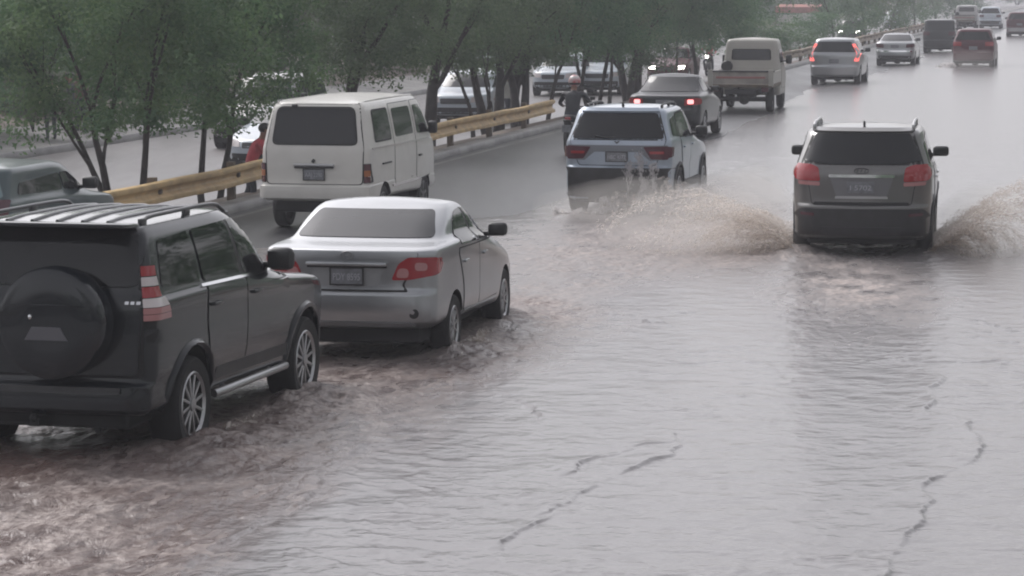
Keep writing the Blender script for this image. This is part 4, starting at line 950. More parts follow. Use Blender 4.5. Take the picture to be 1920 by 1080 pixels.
def grey_suv():
    P = PP['greysil']; w = .945; L = 4.68
    c = Car('suv', "grey silver suv with raised roof rails and red lamps, ploughing between two brown splashes", 'car', None, L,
            suv_rings(L, w, 1.76, .28, .74, 1.22, 1.02, .30, .74, .70, .50, .26), P, crown=.06, bow=.13, step=.07, tr=.04,
            wheels=dict(yr=.98, yf=3.68, r=.365, x=.82, wd=.23, arch=.425, w=.96, spokes=10, lip='black'))
    c.under(.2, 4.4, .72, .22, .38)
    S = M['seal']
    c.shell('back_door_seal', 'rear', rpoly([(-.66, .745), (-.70, 1.0), (-.82, 1.28), (-.66, 1.71), (.66, 1.71), (.82, 1.28), (.70, 1.0), (.66, .745)], .05), S, .002)
    bd = c.shell('back_door', 'rear', rpoly([(-.65, .755), (-.69, 1.0), (-.80, 1.27), (-.4, 1.255), (.4, 1.255), (.80, 1.27), (.69, 1.0), (.65, .755)], .04), P, .007)
    c.shell('back_window', 'rear', rpoly([(-.78, 1.325), (-.62, 1.685), (.62, 1.685), (.78, 1.325), (.4, 1.285), (-.4, 1.285)], .05), M['glass'], .008)
    c.shell('plate_recess', 'rear', rpoly([(-.42, 1.115), (-.33, .86), (.33, .86), (.42, 1.115)], .03), pmat("recess grey", (.17, .17, .18), .4, .5), .012, parent=bd)
    c.shell('recess_edge', 'rear', rpoly([(-.35, .835), (-.34, .868), (.34, .868), (.35, .835)], .01), M['alloy'], .022, parent=bd)
    c.shell('chrome_bar', 'rear', rpoly([(-.43, 1.115), (-.43, 1.152), (.43, 1.152), (.43, 1.115)], .012), M['chrome'], .03, parent=bd)
    c.plate(-.01, .985, "I 5702", .36, .15, parent=bd, off=.03, mat='plate', frame=False)
    bm = bmesh.new(); y = c.proj('rear', 0, 1.205)[0].y - .012
    add_tube(bm, [(.095 * math.cos(R(a)), y, 1.205 + .036 * math.sin(R(a))) for a in range(0, 361, 20)], .007, 5)
    for x in (-.05, .0, .05): add_tube(bm, [(x - .012, y, 1.185), (x + .008, y, 1.225)], .006, 5)
    obj('badge', bm, M['alloy_dark'], bd, smooth=60)
    for sg in (1, -1):
        q = (lambda p: p) if sg > 0 else mirror; ax = 'right' if sg > 0 else 'left'
        c.shell('tail_lamp', 'rear', [('rear', rpoly(q([(.545, 1.06), (.57, 1.24), (.66, 1.275), (.86, 1.285), (.86, 1.07)]), .03)), (ax, rpoly([(.18, 1.07), (.18, 1.285), (.38, 1.25), (.42, 1.18), (.28, 1.08)], .03))], M['red_lamp'], .016)
        c.shell('reversing_lamp', 'rear', rpoly(q([(.55, 1.0), (.55, 1.052), (.84, 1.06), (.83, 1.015)]), .015), M['pink_lamp'], .016)
        c.shell('rear_reflector', 'rear', rpoly(q([(.62, .60), (.62, .64), (.80, .65), (.80, .61)]), .01), M['red_dull'], .018)
    c.shell('rear_bumper', 'rear', rpoly([(-.84, .295), (-.905, .40), (-.91, .60), (-.82, .70), (.82, .70), (.91, .60), (.905, .40), (.84, .295)], .06), M['black'], .010)
    c.shell('bumper_lip', 'rear', rpoly([(-.5, .35), (-.54, .46), (.54, .46), (.5, .35)], .03), M['black'], .022)
    c.shell('roof_spoiler', 'rear', rpoly([(-.66, 1.695), (-.64, 1.73), (.64, 1.73), (.66, 1.695)], .01), P, .03)
    c.both('door_seal', rpoly([(1.36, .52), (1.14, .95), (1.12, 1.22), (1.12, 1.62), (2.2, 1.66), (3.08, 1.22), (3.05, .5)], .05), S, .002)
    c.both('rear_door', rpoly([(1.39, .55), (1.18, .95), (1.16, 1.21), (2.04, 1.20), (2.04, .53)], [.04, .1, .03, .02, .04]), P, .007)
    c.both('front_door', rpoly([(2.06, .53), (2.06, 1.20), (3.04, 1.18), (3.02, .53)], .03), P, .007)
    c.both('quarter_window', rpoly([(.52, 1.28), (.62, 1.55), (1.05, 1.6), (1.12, 1.25)], .05), M['glass'], .006)
    c.both('rear_window', rpoly([(1.16, 1.245), (1.10, 1.61), (1.92, 1.63), (2.02, 1.235)], .04), M['glass'], .009)
    c.both('front_window', rpoly([(2.08, 1.235), (1.98, 1.63), (2.24, 1.62), (3.0, 1.2)], .04), M['glass'], .009)
    c.both('sill_trim', rpoly([(1.42, .38), (1.42, .52), (3.22, .5), (3.22, .38)], .02), M['black'], .012)
    c.handles((1.36, 2.26), 1.07, M['chrome'], .18)
    c.mirror_pair(2.80, 1.27, (.11, .09, .07), M['black'], .09)
    c.rails(.62, 2.3, .66, M['alloy'], .075, .022)
    c.ant(0, .78, 'stub' if False else 'fin')
    c.shell('windscreen', 'front', rpoly([(-.74, 1.24), (-.62, 1.62), (.62, 1.62), (.74, 1.24)], .06), M['glass'], .006)
    return c.place(G(1613, 491), R(9.3))

def simple_suv(name, label, cat, P, L, w, H, place, th=THETA, back=False, belt=1.14, lamp='red_dull', lampz=(.92, 1.12), lampx=(.5, .84), glass='glass', plate_text=None, bumper='black', vert=False, group=None, zb=.3, lit=False, lean=.2, roofw=None, q=.6, rails=False, roof=None, sglass=None):
    sglass = sglass or glass
    c = Car(name, label, cat, group, L, suv_rings(L, w, H, zb, .68, belt, .98, lean, roofw, .72, .52), P, crown=.05, bow=.07, step=.14, q=q, sub=3,
            wheels=dict(yr=.9, yf=L - .88, r=.34, x=w - .13, wd=.22, arch=.39, w=w + .02, simple=True))
    k = w / .9; rw = roofw or w * .76
    c.under(.2, L - .2, w * .76, .2, zb + .1)
    c.shell('back_window', 'rear', rpoly([(-.78 * k, belt + .06), (-(rw - .1), H - .13), (rw - .1, H - .13), (.78 * k, belt + .06)], .05), M[glass], .01)
    for sg in (1, -1):
        qf = (lambda p: p) if sg > 0 else mirror
        if vert: c.shell('tail_lamp', 'rear', rpoly(qf([(.70 * k, .86), (.80 * k, belt), (rw - .07, H - .22), (rw + .02, H - .2), (.88 * k, belt), (.86 * k, .86)]), .02), M[lamp], .02)
        else: c.shell('tail_lamp', 'rear', rpoly(qf([(lampx[0] * k, lampz[0]), (lampx[0] * k, lampz[1]), (lampx[1] * k, lampz[1]), (lampx[1] * k, lampz[0])]), .03), M[lamp], .02)
        c.shell('headlamp', 'front', rpoly(qf([(.45 * k, .70), (.48 * k, .86), (.78 * k, .88), (.76 * k, .72)]), .03), M['headlight'] if lit else M['clear_lamp'], .02)
    if plate_text is not None: c.plate(0, .86, plate_text or None, .36, .15, off=.03, frame=False)
    c.shell('rear_bumper', 'rear', rpoly([(-.82 * k, .38), (-.84 * k, .63), (.84 * k, .63), (.82 * k, .38)], .05), M[bumper] if isinstance(bumper, str) else bumper, .014)
    c.shell('grille', 'front', rpoly([(-.42 * k, .66), (-.44 * k, .82), (.44 * k, .82), (.42 * k, .66)], .04), M['black'], .016)
    c.shell('front_bumper', 'front', rpoly([(-.74 * k, .36), (-.76 * k, .55), (.76 * k, .55), (.74 * k, .36)], .05), M['black'], .014)
    c.shell('windscreen', 'front', rpoly([(-.74 * k, belt + .02), (-(rw - .12), H - .14), (rw - .12, H - .14), (.74 * k, belt + .02)], .06), M[glass], .01)
    c.both('rear_window', rpoly([(.5, belt + .08), (.58, H - .22), (1.95 / 4.5 * L, H - .17), (2.02 / 4.5 * L, belt + .05)], .06), M[sglass], .01)
    c.both('front_window', rpoly([(2.08 / 4.5 * L, belt + .05), (2.0 / 4.5 * L, H - .17), (2.3 / 4.5 * L, H - .18), (2.98 / 4.5 * L, belt)], .06), M[sglass], .01)
    c.mirror_pair(2.75 / 4.5 * L, belt + .04, (.10, .08, .075), M['black'], .09)
    if rails: c.rails(.7, L * .5, rw - .1, M['black'])
    c.place(place, th, back); return c

def sedan_rings(L, w, H):
    return [(.30, .26, .15, L - .16, w * .9, .2, .4), (.36, .32, .05, L - .07, w * .96, .22, .45), (.5, .45, .0, L - .01, w * .99, .24, .5), (.68, .6, .01, L, w, .24, .5), (.74, .64, .05, L - .02, w, .22, .5), (.95, .75, .05, L - .12, w * .995, .2, .5),
            (1.02, .82, .08, L - .35, w * .97, .2, .45), (1.05, .9, .3, L - .9, w * .94, .24, .4), (1.07, 1.0, .62, L - 1.32, w * .90, .26, .34), (1.09, 1.04, .74, L - 1.42, w * .88, .26, .3),
            (1.25, 1.22, 1.10, L - 1.85, w * .78, .24, .28), (H - .07, H - .08, 1.42, L - 2.2, w * .70, .22, .28), (H - .04, H - .04, 1.56, L - 2.34, w * .65, .2, .28)]
def simple_sedan(name, label, P, L, w, H, place, th=THETA, back=False, lit=False, glass='glass', lamp='red_dull', group=None, chrome=False, lit_lamp=False, q=.6):
    c = Car(name, label, 'car', group, L, sedan_rings(L, w, H), P, crown=.045, bow=.1, fbow=.2, step=.14, q=q, sub=3,
            wheels=dict(yr=.95, yf=L - .95, r=.315, x=w - .115, wd=.2, arch=.36, w=w + .02, simple=True))
    c.under(.2, L - .2, w * .76, .18, .36)
    c.shell('back_window', 'rear', rpoly([(-.72 * w / .88, 1.10), (-.56 * w / .88, H - .075), (.56 * w / .88, H - .075), (.72 * w / .88, 1.10)], .05), M[glass], .01)
    c.shell('windscreen', 'front', rpoly([(-.70, 1.06), (-.55, H - .075), (.55, H - .075), (.70, 1.06)], .06), M[glass], .01)
    for sg in (1, -1):
        qf = (lambda p: p) if sg > 0 else mirror; ax = 'right' if sg > 0 else 'left'
        c.shell('tail_lamp', 'rear', [('rear', rpoly(qf([(.48, .80), (.5, .96), (.80, .98), (.80, .82)]), .03)), (ax, rpoly([(.2, .82), (.2, .97), (.34, .95), (.34, .85)], .03))], M[lamp], .016)
        if lit_lamp: c.shell('brake_lamp', 'rear', rpoly(qf([(.56, .84), (.56, .94), (.70, .94), (.70, .84)]), .03), M['lit_red_hot'], .024)
        c.shell('headlamp', 'front', rpoly(qf([(.42, .60), (.46, .74), (.76, .76), (.74, .62)]), .03), M['headlight'] if lit else M['clear_lamp'], .02)
    c.plate(0, .86, None, .36, .14, off=.03, frame=False)
    c.shell('bumper_strip', 'rear', rpoly([(-.74, .62), (-.74, .68), (.74, .68), (.74, .62)], .01), M['chrome'] if chrome else M['black'], .02)
    c.shell('rear_bumper', 'rear', rpoly([(-.7, .34), (-.72, .46), (.72, .46), (.7, .34)], .04), M['black'], .014)
    c.shell('grille', 'front', rpoly([(-.36, .58), (-.38, .70), (.38, .70), (.36, .58)], .03), M['black'], .016)
    c.shell('front_bumper', 'front', rpoly([(-.66, .30), (-.68, .46), (.68, .46), (.66, .30)], .05), M['black'], .014)
    c.both('rear_window', rpoly([(1.2, 1.10), (1.5, H - .1), (L * .46, H - .09), (L * .47, 1.09)], .05), M[glass], .01)
    c.both('front_window', rpoly([(L * .485, 1.09), (L * .475, H - .09), (L - 2.3, H - .09), (L - 1.55, 1.07)], .05), M[glass], .01)
    c.mirror_pair(L - 1.75, 1.07, (.10, .08, .065), M['black'], .08)
    c.place(place, th, back); return c
dark_suv(); silver_sedan(); cream_van(); white_suv(); grey_suv()
# ------------------------------------------------------------------ people and motorcycles
M['skin'] = pmat("skin", (.24, .13, .09), .55, var=.1)
M['hair'] = pmat("dark hair", (.012, .01, .01), .6)
def skin_body(name, joints, edges, mats, parent, pick, sub=1):
    me = bpy.data.meshes.new(name); me.from_pydata([j[:3] for j in joints], edges, [])
    o = bpy.data.objects.new(name, me); COL.objects.link(o)
    md = o.modifiers.new("s", 'SKIN'); sv = me.skin_vertices[0].data
    for i, j in enumerate(joints): rr = j[3]; sv[i].radius = rr if isinstance(rr, tuple) else (rr, rr)
    sv[0].use_root = True
    s2 = o.modifiers.new("u", 'SUBSURF'); s2.levels = sub; s2.render_levels = sub
    dg = bpy.context.evaluated_depsgraph_get(); m2 = bpy.data.meshes.new_from_object(o.evaluated_get(dg))
    bpy.data.objects.remove(o); bpy.data.meshes.remove(me); m2.name = name; m2.materials.clear()
    for m in mats: m2.materials.append(m)
    for p in m2.polygons: p.material_index = pick(p.center); p.use_smooth = True
    return link(bpy.data.objects.new(name, m2), parent)
def person(label, P, rz, pose, top, legs, hair=True, helmet=None, sit=False, group=None):
    r = empty('person', label, 'person', P, rz, group)
    if pose == 'stand': J = dict(hip=(0, 0, .93), waist=(0, .01, 1.08), chest=(0, .01, 1.28), neck=(0, .02, 1.45), head=(0, .04, 1.60), kn=[(.10, .03, .50), (-.11, .02, .50)], an=[(.11, 0, .09), (-.12, -.05, .09)], to=[(.12, .16, .04), (-.13, .11, .04)], sh=[(.19, 0, 1.40), (-.19, 0, 1.40)], el=[(.25, -.02, 1.13), (-.25, .03, 1.13)], ha=[(.25, .08, .90), (-.24, .14, .92)])
    elif pose == 'lean': J = dict(hip=(0, 0, .90), waist=(0, .06, 1.04), chest=(0, .16, 1.20), neck=(0, .25, 1.34), head=(0, .30, 1.48), kn=[(.10, .08, .48), (-.11, .02, .50)], an=[(.11, 0, .09), (-.12, -.15, .09)], to=[(.12, .16, .04), (-.13, .0, .04)], sh=[(.19, .2, 1.30), (-.19, .2, 1.30)], el=[(.27, .3, 1.06), (-.27, .3, 1.06)], ha=[(.22, .46, 1.0), (-.22, .46, 1.0)])
    elif pose == 'walk': J = dict(hip=(0, 0, .92), waist=(0, .03, 1.07), chest=(0, .06, 1.27), neck=(0, .08, 1.44), head=(0, .11, 1.59), kn=[(.10, .22, .52), (-.10, -.06, .50)], an=[(.10, .26, .12), (-.11, -.36, .16)], to=[(.10, .42, .07), (-.11, -.26, .05)], sh=[(.19, .05, 1.39), (-.19, .05, 1.39)], el=[(.25, -.1, 1.14), (-.25, .15, 1.14)], ha=[(.24, -.1, .92), (-.22, .32, .98)])
    else: J = dict(hip=(0, -.18, .84), waist=(0, -.16, .98), chest=(0, -.08, 1.18), neck=(0, .0, 1.35), head=(0, .05, 1.50), kn=[(.20, .20, .66), (-.20, .20, .66)], an=[(.19, -.02, .30), (-.19, -.02, .30)], to=[(.20, .14, .27), (-.20, .14, .27)], sh=[(.20, -.02, 1.31), (-.20, -.02, 1.31)], el=[(.34, .14, 1.08), (-.34, .14, 1.08)], ha=[(.33, .40, 1.02), (-.33, .40, 1.02)])
    v = lambda a, *rr: (*a, rr if len(rr) == 2 else rr[0])
    js = [v(J['hip'], .17, .12), v(J['waist'], .15, .11), v(J['chest'], .18, .125), v(J['neck'], .062), v(J['head'], .085, .10)]
    hd = Vector(J['head']); js.append((hd.x, hd.y + .01, hd.z + .09, (.08, .09))); ed = [(0, 1), (1, 2), (2, 3), (3, 4), (4, 5)]
    for s in (0, 1):
        b = len(js); h = J['hip']; js += [((.10, -.10)[s] + h[0], h[1] + .01, h[2] - .08, .095), v(J['kn'][s], .062), v(J['an'][s], .042), v(J['to'][s], .035)]; ed += [(0, b), (b, b + 1), (b + 1, b + 2), (b + 2, b + 3)]
        b = len(js); ha = Vector(J['ha'][s]); el = Vector(J['el'][s]); f = (ha - el).normalized() * .08
        js += [v(J['sh'][s], .065), v(J['el'][s], .045), v(J['ha'][s], .034), (*(ha + f), .028)]; ed += [(2, b), (b, b + 1), (b + 1, b + 2), (b + 2, b + 3)]
    lz = J['hip'][2] + .04; nz = J['neck'][2] + .02; hz = J['ha']
    def pick(c):
        if (c - Vector(J['head'])).length < .2 and c.z > nz: return 2
        if min((c - Vector(q)).length for q in J['ha']) < .09: return 2
        if min((c - Vector(q)).length for q in J['to']) < .13: return 3
        if min((c - (Vector(J['kn'][s]) * .5 + Vector(J['hip']) * .5)).length for s in (0, 1)) < .22 or c.z < lz: return 1
        return 0
    body = skin_body('body', js, ed, [top, legs, M['skin'], M['black']], r, pick, 2)
    bm = bmesh.new(); f = hd + Vector((0, .10, .03)); add_ball(bm, f + Vector((0, .005, -.02)), (.014, .02, .02), 8, 6)
    for s in (-1, 1): add_ball(bm, hd + Vector((s * .095, 0, .02)), (.014, .025, .032), 8, 6)
    obj('face_and_ears', bm, M['skin'], body, smooth=60)
    if helmet:
        bm = bmesh.new(); c = hd + Vector((0, .005, .06)); add_ball(bm, c, (.135, .15, .14), 20, 14); hm = obj('helmet', bm, helmet, r, smooth=60)
        bm = bmesh.new(); add_ball(bm, c + Vector((0, -.01, -.045)), (.137, .145, .05), 20, 8); obj('helmet_band', bm, M['black'], hm, smooth=60)
        bm = bmesh.new(); add_ball(bm, c + Vector((0, .06, -.01)), (.115, .105, .06), 16, 8); obj('visor', bm, M['glass'], hm, smooth=60)
    elif hair:
        bm = bmesh.new(); add_ball(bm, hd + Vector((0, -.018, .065)), (.102, .112, .095), 16, 12); obj('hair', bm, M['hair'] if hair is True else hair, r, smooth=60)
    return r
def motorcycle(label, P, rz, tank, lit_front=False, z=0):
    r = empty('motorcycle', label, 'motorcycle', P, rz)
    for y in (-.62, .64):
        bm = bmesh.new(); add_lathe(bm, [(.235, -.04), (.285, -.05), (.30, 0), (.285, .05), (.235, .04)], 'x', (0, y, .30), 28, closed=True); t = obj('tyre', bm, M['tyre'], r, smooth=40)
        bm = bmesh.new(); add_lathe(bm, [(.24, -.025), (.22, -.025), (.22, .025), (.24, .025)], 'x', (0, y, .30), 24, closed=True)
        for k in range(5): add_box(bm, (0, y, .30), (.02, .44, .03), Matrix.Rotation(k * math.pi / 5, 3, 'X'))
        obj('rim', bm, M['alloy'], t)
    bm = bmesh.new(); add_tube(bm, [(0, .64, .3), (0, .52, .62), (0, .44, .95)], .035, 8); add_tube(bm, [(0, .46, .86), (0, .0, .62), (0, -.35, .60), (0, -.62, .3)], .035, 8); add_tube(bm, [(0, .46, .8), (0, .25, .36), (0, -.3, .32)], .03, 8); obj('frame', bm, M['black'], r, smooth=50)
    bm = bmesh.new(); add_box(bm, (0, .05, .44), (.26, .36, .26), None, .04); add_tube(bm, [(.13, .15, .35), (.16, -.1, .28), (.17, -.75, .38)], [.025, .03, .045], 8); obj('engine', bm, M['steel'], r, smooth=40)
    bm = bmesh.new(); add_ball(bm, (0, .2, .80), (.14, .25, .12)); obj('fuel_tank', bm, tank, r, smooth=60)
    bm = bmesh.new(); add_box(bm, (0, -.28, .79), (.24, .62, .10), Matrix.Rotation(-.08, 3, 'X'), .04); obj('saddle', bm, M['black'], r, smooth=50)
    bm = bmesh.new(); add_box(bm, (0, -.70, .70), (.16, .30, .05), Matrix.Rotation(-.4, 3, 'X'), .02); obj('rear_mudguard', bm, M['black'], r, smooth=50)
    bm = bmesh.new(); add_box(bm, (0, -.72, .78), (.13, .05, .08), None, .015); obj('tail_lamp', bm, M['red_lamp'], r)
    bm = bmesh.new(); add_box(bm, (0, -.84, .58), (.20, .012, .15), None, .004); obj('number_plate', bm, M['plate'], r)
    bm = bmesh.new(); add_tube(bm, [(-.36, .38, 1.02), (-.16, .45, 1.0), (.16, .45, 1.0), (.36, .38, 1.02)], .014, 8); obj('handlebar', bm, M['black'], r)
    bm = bmesh.new(); add_ball(bm, (0, .58, .88), (.10, .07, .10)); hl = obj('headlamp_housing', bm, M['black'], r, smooth=60)
    bm = bmesh.new(); add_ball(bm, (0, .635, .88), (.085, .035, .085)); obj('headlamp', bm, M['headlight'] if lit_front else M['clear_lamp'], hl, smooth=60)
    for s in (-1, 1):
        bm = bmesh.new(); add_tube(bm, [(s * .24, .42, 1.01), (s * .32, .42, 1.15)], .008, 6); add_box(bm, (s * .33, .42, 1.18), (.11, .02, .07), None, .01); obj('mirror', bm, M['black'], r)
    return r
jk = pmat("dark jacket", (.022, .024, .030), .6, var=.3); jn = pmat("dark trousers", (.03, .035, .05), .7)
hm = pmat("red and white helmet", (.55, .52, .52), .3, coat=.5, dirt=(.42, .04, .05), dirt_amt=1.0, vscale=8)
pm = UV(2.4, 11.5, 0); pm = G(1076, 288)
motorcycle("black motorcycle ridden by the rider in the dark jacket", pm, -THETA, M['black'])
person("rider in a dark jacket and red and white helmet", pm, -THETA, 'ride', jk, jn, helmet=hm)
redsh = pmat("red shirt", (.48, .06, .08), .7, var=.2)
p_ = at_ratio(466, -.75, -.42); person("person in a red shirt leaning on the guard rail", p_, -THETA - 1.2, 'lean', redsh, jn)
p_ = at_ratio(955, -2.9, -.6); person("person in pale clothes and a pale cap among the dark median trees", p_, 1.1, 'walk', pmat("pale shirt", (.45, .45, .42), .7), jn, hair=pmat("pale cap", (.3, .38, .36), .7))
p_ = at_ratio(925, -1.5, -.35); 
for i, (px, u_, z_, col, lb, hr) in enumerate(((96, -12.9, -.43, (.6, .58, .38), "person in a pale yellow shirt on the far pavement above the teal car", True), (134, -12.9, -.43, (.06, .06, .07), "person in dark clothes on the far pavement right of the yellow shirt", True), (152, -13.2, -.4, (.14, .08, .07), "person in brown on the far pavement left of the three stemmed tree", True))):
    person(lb, at_ratio(px, u_, z_), .6 + i, 'stand', pmat("shirt", col, .8), jn)

# ------------------------------------------------------------------ other vehicles on this road
def place_at(px, py): return G(px, py)
simple_suv('minivan', "dark teal car cut by the left frame edge, beyond the dark off-road car", 'car', PP['teal'], 4.3, .86, 1.52, G(-112, 552), belt=1.08, glass='glass_teal', plate_text='', lean=.18, roofw=.74, q=1.0, sglass='glass')
simple_sedan('sedan', "dark sedan with one lit brake lamp, half hidden by the white suv", PP['char'], 4.4, .88, 1.50, G(1243, 262), lit=False, glass='glass_light', lamp='red_lamp', lit_lamp=True, q=1.0)
simple_suv('suv', "silver suv with tall lit brake lamps beside its back window", 'car', PP['silver'], 4.5, .90, 1.68, G(1563, 160), belt=1.12, lamp='lit_red', vert=True, plate_text='', bumper='alloy', rails=False)
simple_sedan('sedan', "pale old sedan with chrome bumper strip beyond the silver suv", PP['silver'], 4.4, .86, 1.42, G(1677, 124), lamp='red_dull', chrome=True)
simple_suv('minivan', "dark minivan beside the guard rail far up the road", 'car', PP['char'], 4.4, .86, 1.75, G(1760, 100), lean=.10, roofw=.74, glass='glass_light')
simple_suv('suv', "dark red suv trailing spray on the right far up the road", 'car', PP['red'], 4.5, .90, 1.68, G(1824, 128), lamp='red_lamp', plate_text='', lampz=(.95, 1.12), bumper=PP['red'])
simple_suv('suv', "white suv on the far road ahead of the dark red suv", 'car', PP['white'], 4.5, .88, 1.72, G(1856, 54), lampz=(.9, 1.1))
simple_suv('suv', "red suv cut by the right frame edge", 'car', PP['red'], 4.5, .90, 1.68, G(1911, 70), plate_text='', bumper='alloy')

def pickup(label, P, th, paintm, boarded=True, back=False, cab_h=1.9, name='pickup'):
    L = 4.9; w = .86
    c = Car(name, label, 'pickup', None, L, [
        (.42, .38, 2.75, 4.75, .78, .1, .3), (.46, .42, 2.70, 4.83, .83, .1, .32), (.6, .55, 2.68, 4.88, .85, .1, .34), (.8, .75, 2.68, 4.88, .85, .1, .34), (1.05, 1.0, 2.68, 4.84, .85, .1, .34),
        (1.22, 1.15, 2.69, 4.76, .84, .1, .32), (1.28, 1.2, 2.70, 4.70, .83, .1, .3), (1.6, 1.58, 2.74, 4.42, .785, .1, .28), (cab_h - .08, cab_h - .1, 2.78, 4.18, .73, .12, .26), (cab_h - .03, cab_h - .04, 2.83, 4.05, .68, .14, .24)],
        paintm, crown=.05, bow=.02, fbow=.12, tr=0, step=.1, q=.8, body='cab')
    c.wr = .35
    for y in (.95, 3.9):
        for sg in (1, -1):
            bm = bmesh.new(); add_lathe(bm, [(.2, -.09), (.32, -.1), (.35, -.05), (.35, .05), (.32, .1), (.2, .09)], 'x', (sg * .74, y, .35), 28, closed=True); t = obj('tyre', bm, M['tyre'], c.root, smooth=40)
            bm = bmesh.new(); add_lathe(bm, [(.2, 0), (.19, sg * .07), (.08, sg * .03), (.02, sg * .06)], 'x', (sg * .74, y, .35), 20); obj('rim', bm, M['steel'], t, smooth=40)
    bm = bmesh.new()
    for s in (-1, 1): add_box(bm, (s * .38, 2.3, .55), (.1, 4.4, .14))
    add_tube(bm, [(-.7, .95, .36), (.7, .95, .36)], .07, 8); add_ball(bm, (0, .95, .36), .16); add_box(bm, (0, 1.6, .42), (.5, .7, .2)); obj('chassis', bm, M['dark'], c.root)
    bm = bmesh.new(); add_box(bm, (0, 1.32, .76), (1.78, 2.56, .09), None, .01); bed = obj('bed_floor', bm, M['post'], c.root)
    wood = pmat("weathered boards", (.33, .30, .27), .7, var=.25, vscale=3)
    bm = bmesh.new(); add_box(bm, (0, .05, .985), (1.66, .05, .34), None, .008)
    tg_ = obj('tailgate', bm, wood, c.root)
    bm = bmesh.new(); add_box(bm, (0, .018, 1.0), (1.40, .02, .06), None, .004); obj('red_stripe', bm, pmat("faded red stripe", (.32, .13, .12), .6), tg_)
    for s in (-1, 1):
        bm = bmesh.new(); add_box(bm, (s * .865, 1.33, .985), (.05, 2.5, .34), None, .008); obj('bed_side', bm, paintm, c.root)
        bm = bmesh.new(); add_box(bm, (s * .86, .0, .99), (.14, .07, .46), None, .01); obj('bed_post', bm, paintm, c.root)
        bm = bmesh.new(); add_box(bm, (s * .70, .0, .66), (.2, .06, .12), None, .01); obj('tail_lamp', bm, M['red_dull'], c.root)
    bm = bmesh.new(); add_box(bm, (0, .03, 1.175), (1.92, .09, .045), None, .01); obj('tailgate_rail', bm, M['black'], c.root)
    for s in (-1, 1):
        bm = bmesh.new(); add_box(bm, (s * .72, .98, .52), (.24, .05, .42), None, .01); obj('mud_flap', bm, M['black'], c.root)
    bm = bmesh.new(); add_box(bm, (0, .04, .6), (.9, .03, .14), None, .01); obj('rear_beam', bm, M['dark'], c.root)
    q = [(a, b) for a, b in rpoly([(-.55, 1.44), (-.53, 1.72), (.53, 1.72), (.55, 1.44)], .06)]
    c.shell('window_rubber', 'rear', [(a * 1.06, 1.58 + (b - 1.58) * 1.16) for a, b in q], M['seal'], .006); c.shell('back_window', 'rear', q, M['glass'], .012)
    bm = bmesh.new(); add_lathe(bm, [(.03, -.05), (.15, -.05), (.17, -.01), (.17, .05), (.03, .05)], 'y', (-.70, 2.60, 1.24), 24); obj('round_vent', bm, M['black'], c.root, smooth=40)
    c.both('side_window', rpoly([(2.95, 1.34), (3.0, 1.72), (3.95, 1.72), (4.35, 1.34)], .06), M['glass'], .01)
    c.both('door_seal', rpoly([(3.1, .6), (3.1, 1.3), (4.42, 1.3), (4.4, .9), (4.2, .6)], .05), M['seal'], .002)
    c.both('door', rpoly([(3.11, .61), (3.11, 1.29), (4.41, 1.29), (4.39, .9), (4.19, .61)], .05), paintm, .007)
    c.shell('windscreen', 'front', rpoly([(-.72, 1.3), (-.64, 1.74), (.64, 1.74), (.72, 1.3)], .08), M['glass'], .01)
    for s in (-1, 1): c.shell('headlamp', 'front', [(s * a, b) for a, b in rpoly([(.5, .72), (.5, .9), (.76, .9), (.76, .72)], .04)], M['clear_lamp'], .015)
    c.mirror_pair(4.3, 1.36, (.09, .07, .13), M['black'], .12)
    c.place(P, th, back); return c
PP['cream2'] = paint("weathered cream paint", (.40, .385, .35), 0.0, .5, .2)
pickup("old cream pickup with a wooden tailgate and a wide cab", G(1388, 212), R(11.0), PP['cream2'], cab_h=2.05)
PP['greyv'] = paint("pale grey paint", (.40, .39, .39), .2, .35)
pickup("pale grey pickup far up the road, left of the white suv ahead", G(1808, 58), R(12), PP['greyv'], name='pickup')

# ------------------------------------------------------------------ oncoming vehicles on the other carriageway
def onc(px, u, z=-.6): return at_ratio(px, u, z)
simple_suv('suv', "white oncoming suv with a grey windscreen behind the thin forked tree", 'car', PP['white'], 4.6, .93, 1.62, onc(852, -5.2), back=True, belt=1.10, glass='glass_light', q=.9)
simple_suv('suv', "second white oncoming suv, just behind the first", 'car', PP['white'], 4.7, .95, 1.85, onc(868, -7.2), back=True, belt=1.2, glass='glass_light')
simple_sedan('sedan', "white oncoming sedan beside the person in a red shirt", PP['white'], 4.4, .88, 1.45, onc(482, -4.6), back=True)
simple_suv('delivery_truck', "pale grey oncoming truck left of the cream van", 'truck', PP['greyv'], 5.2, .98, 1.9, onc(455, -7.6), back=True, belt=1.25, glass='glass_light')
simple_suv('suv', "white oncoming suv between slender trees left of the motorcyclist", 'car', PP['white'], 4.5, .9, 1.6, onc(1036, -6.6), back=True, belt=1.08)
simple_suv('minivan', "white oncoming van behind the slim trees right of the motorcyclist", 'van', PP['white'], 4.7, .92, 1.9, onc(1118, -5.2), back=True, belt=1.2)
simple_sedan('sedan', "red oncoming car with both headlamps lit", PP['red'], 4.4, .9, 1.5, onc(1247, -4.6), back=True, lit=True)
mp_ = onc(1328, -4.4); motorcycle("oncoming motorcycle with its round headlamp lit", mp_, math.pi - THETA, PP['red'], True); person("rider in red on the motorcycle with the lit headlamp", mp_, math.pi - THETA, 'ride', redsh, jn, helmet=hm)
mp_ = onc(1590, -4.6); simple_suv('suv', "distant oncoming car with lit headlamps above the silver suv", 'car', PP['char'], 4.5, .9, 1.7, mp_, back=True, lit=True)
simple_suv('suv', "distant white oncoming suv above the pale old sedan", 'car', PP['white'], 4.5, .9, 1.7, onc(1672, -6.4), back=True)

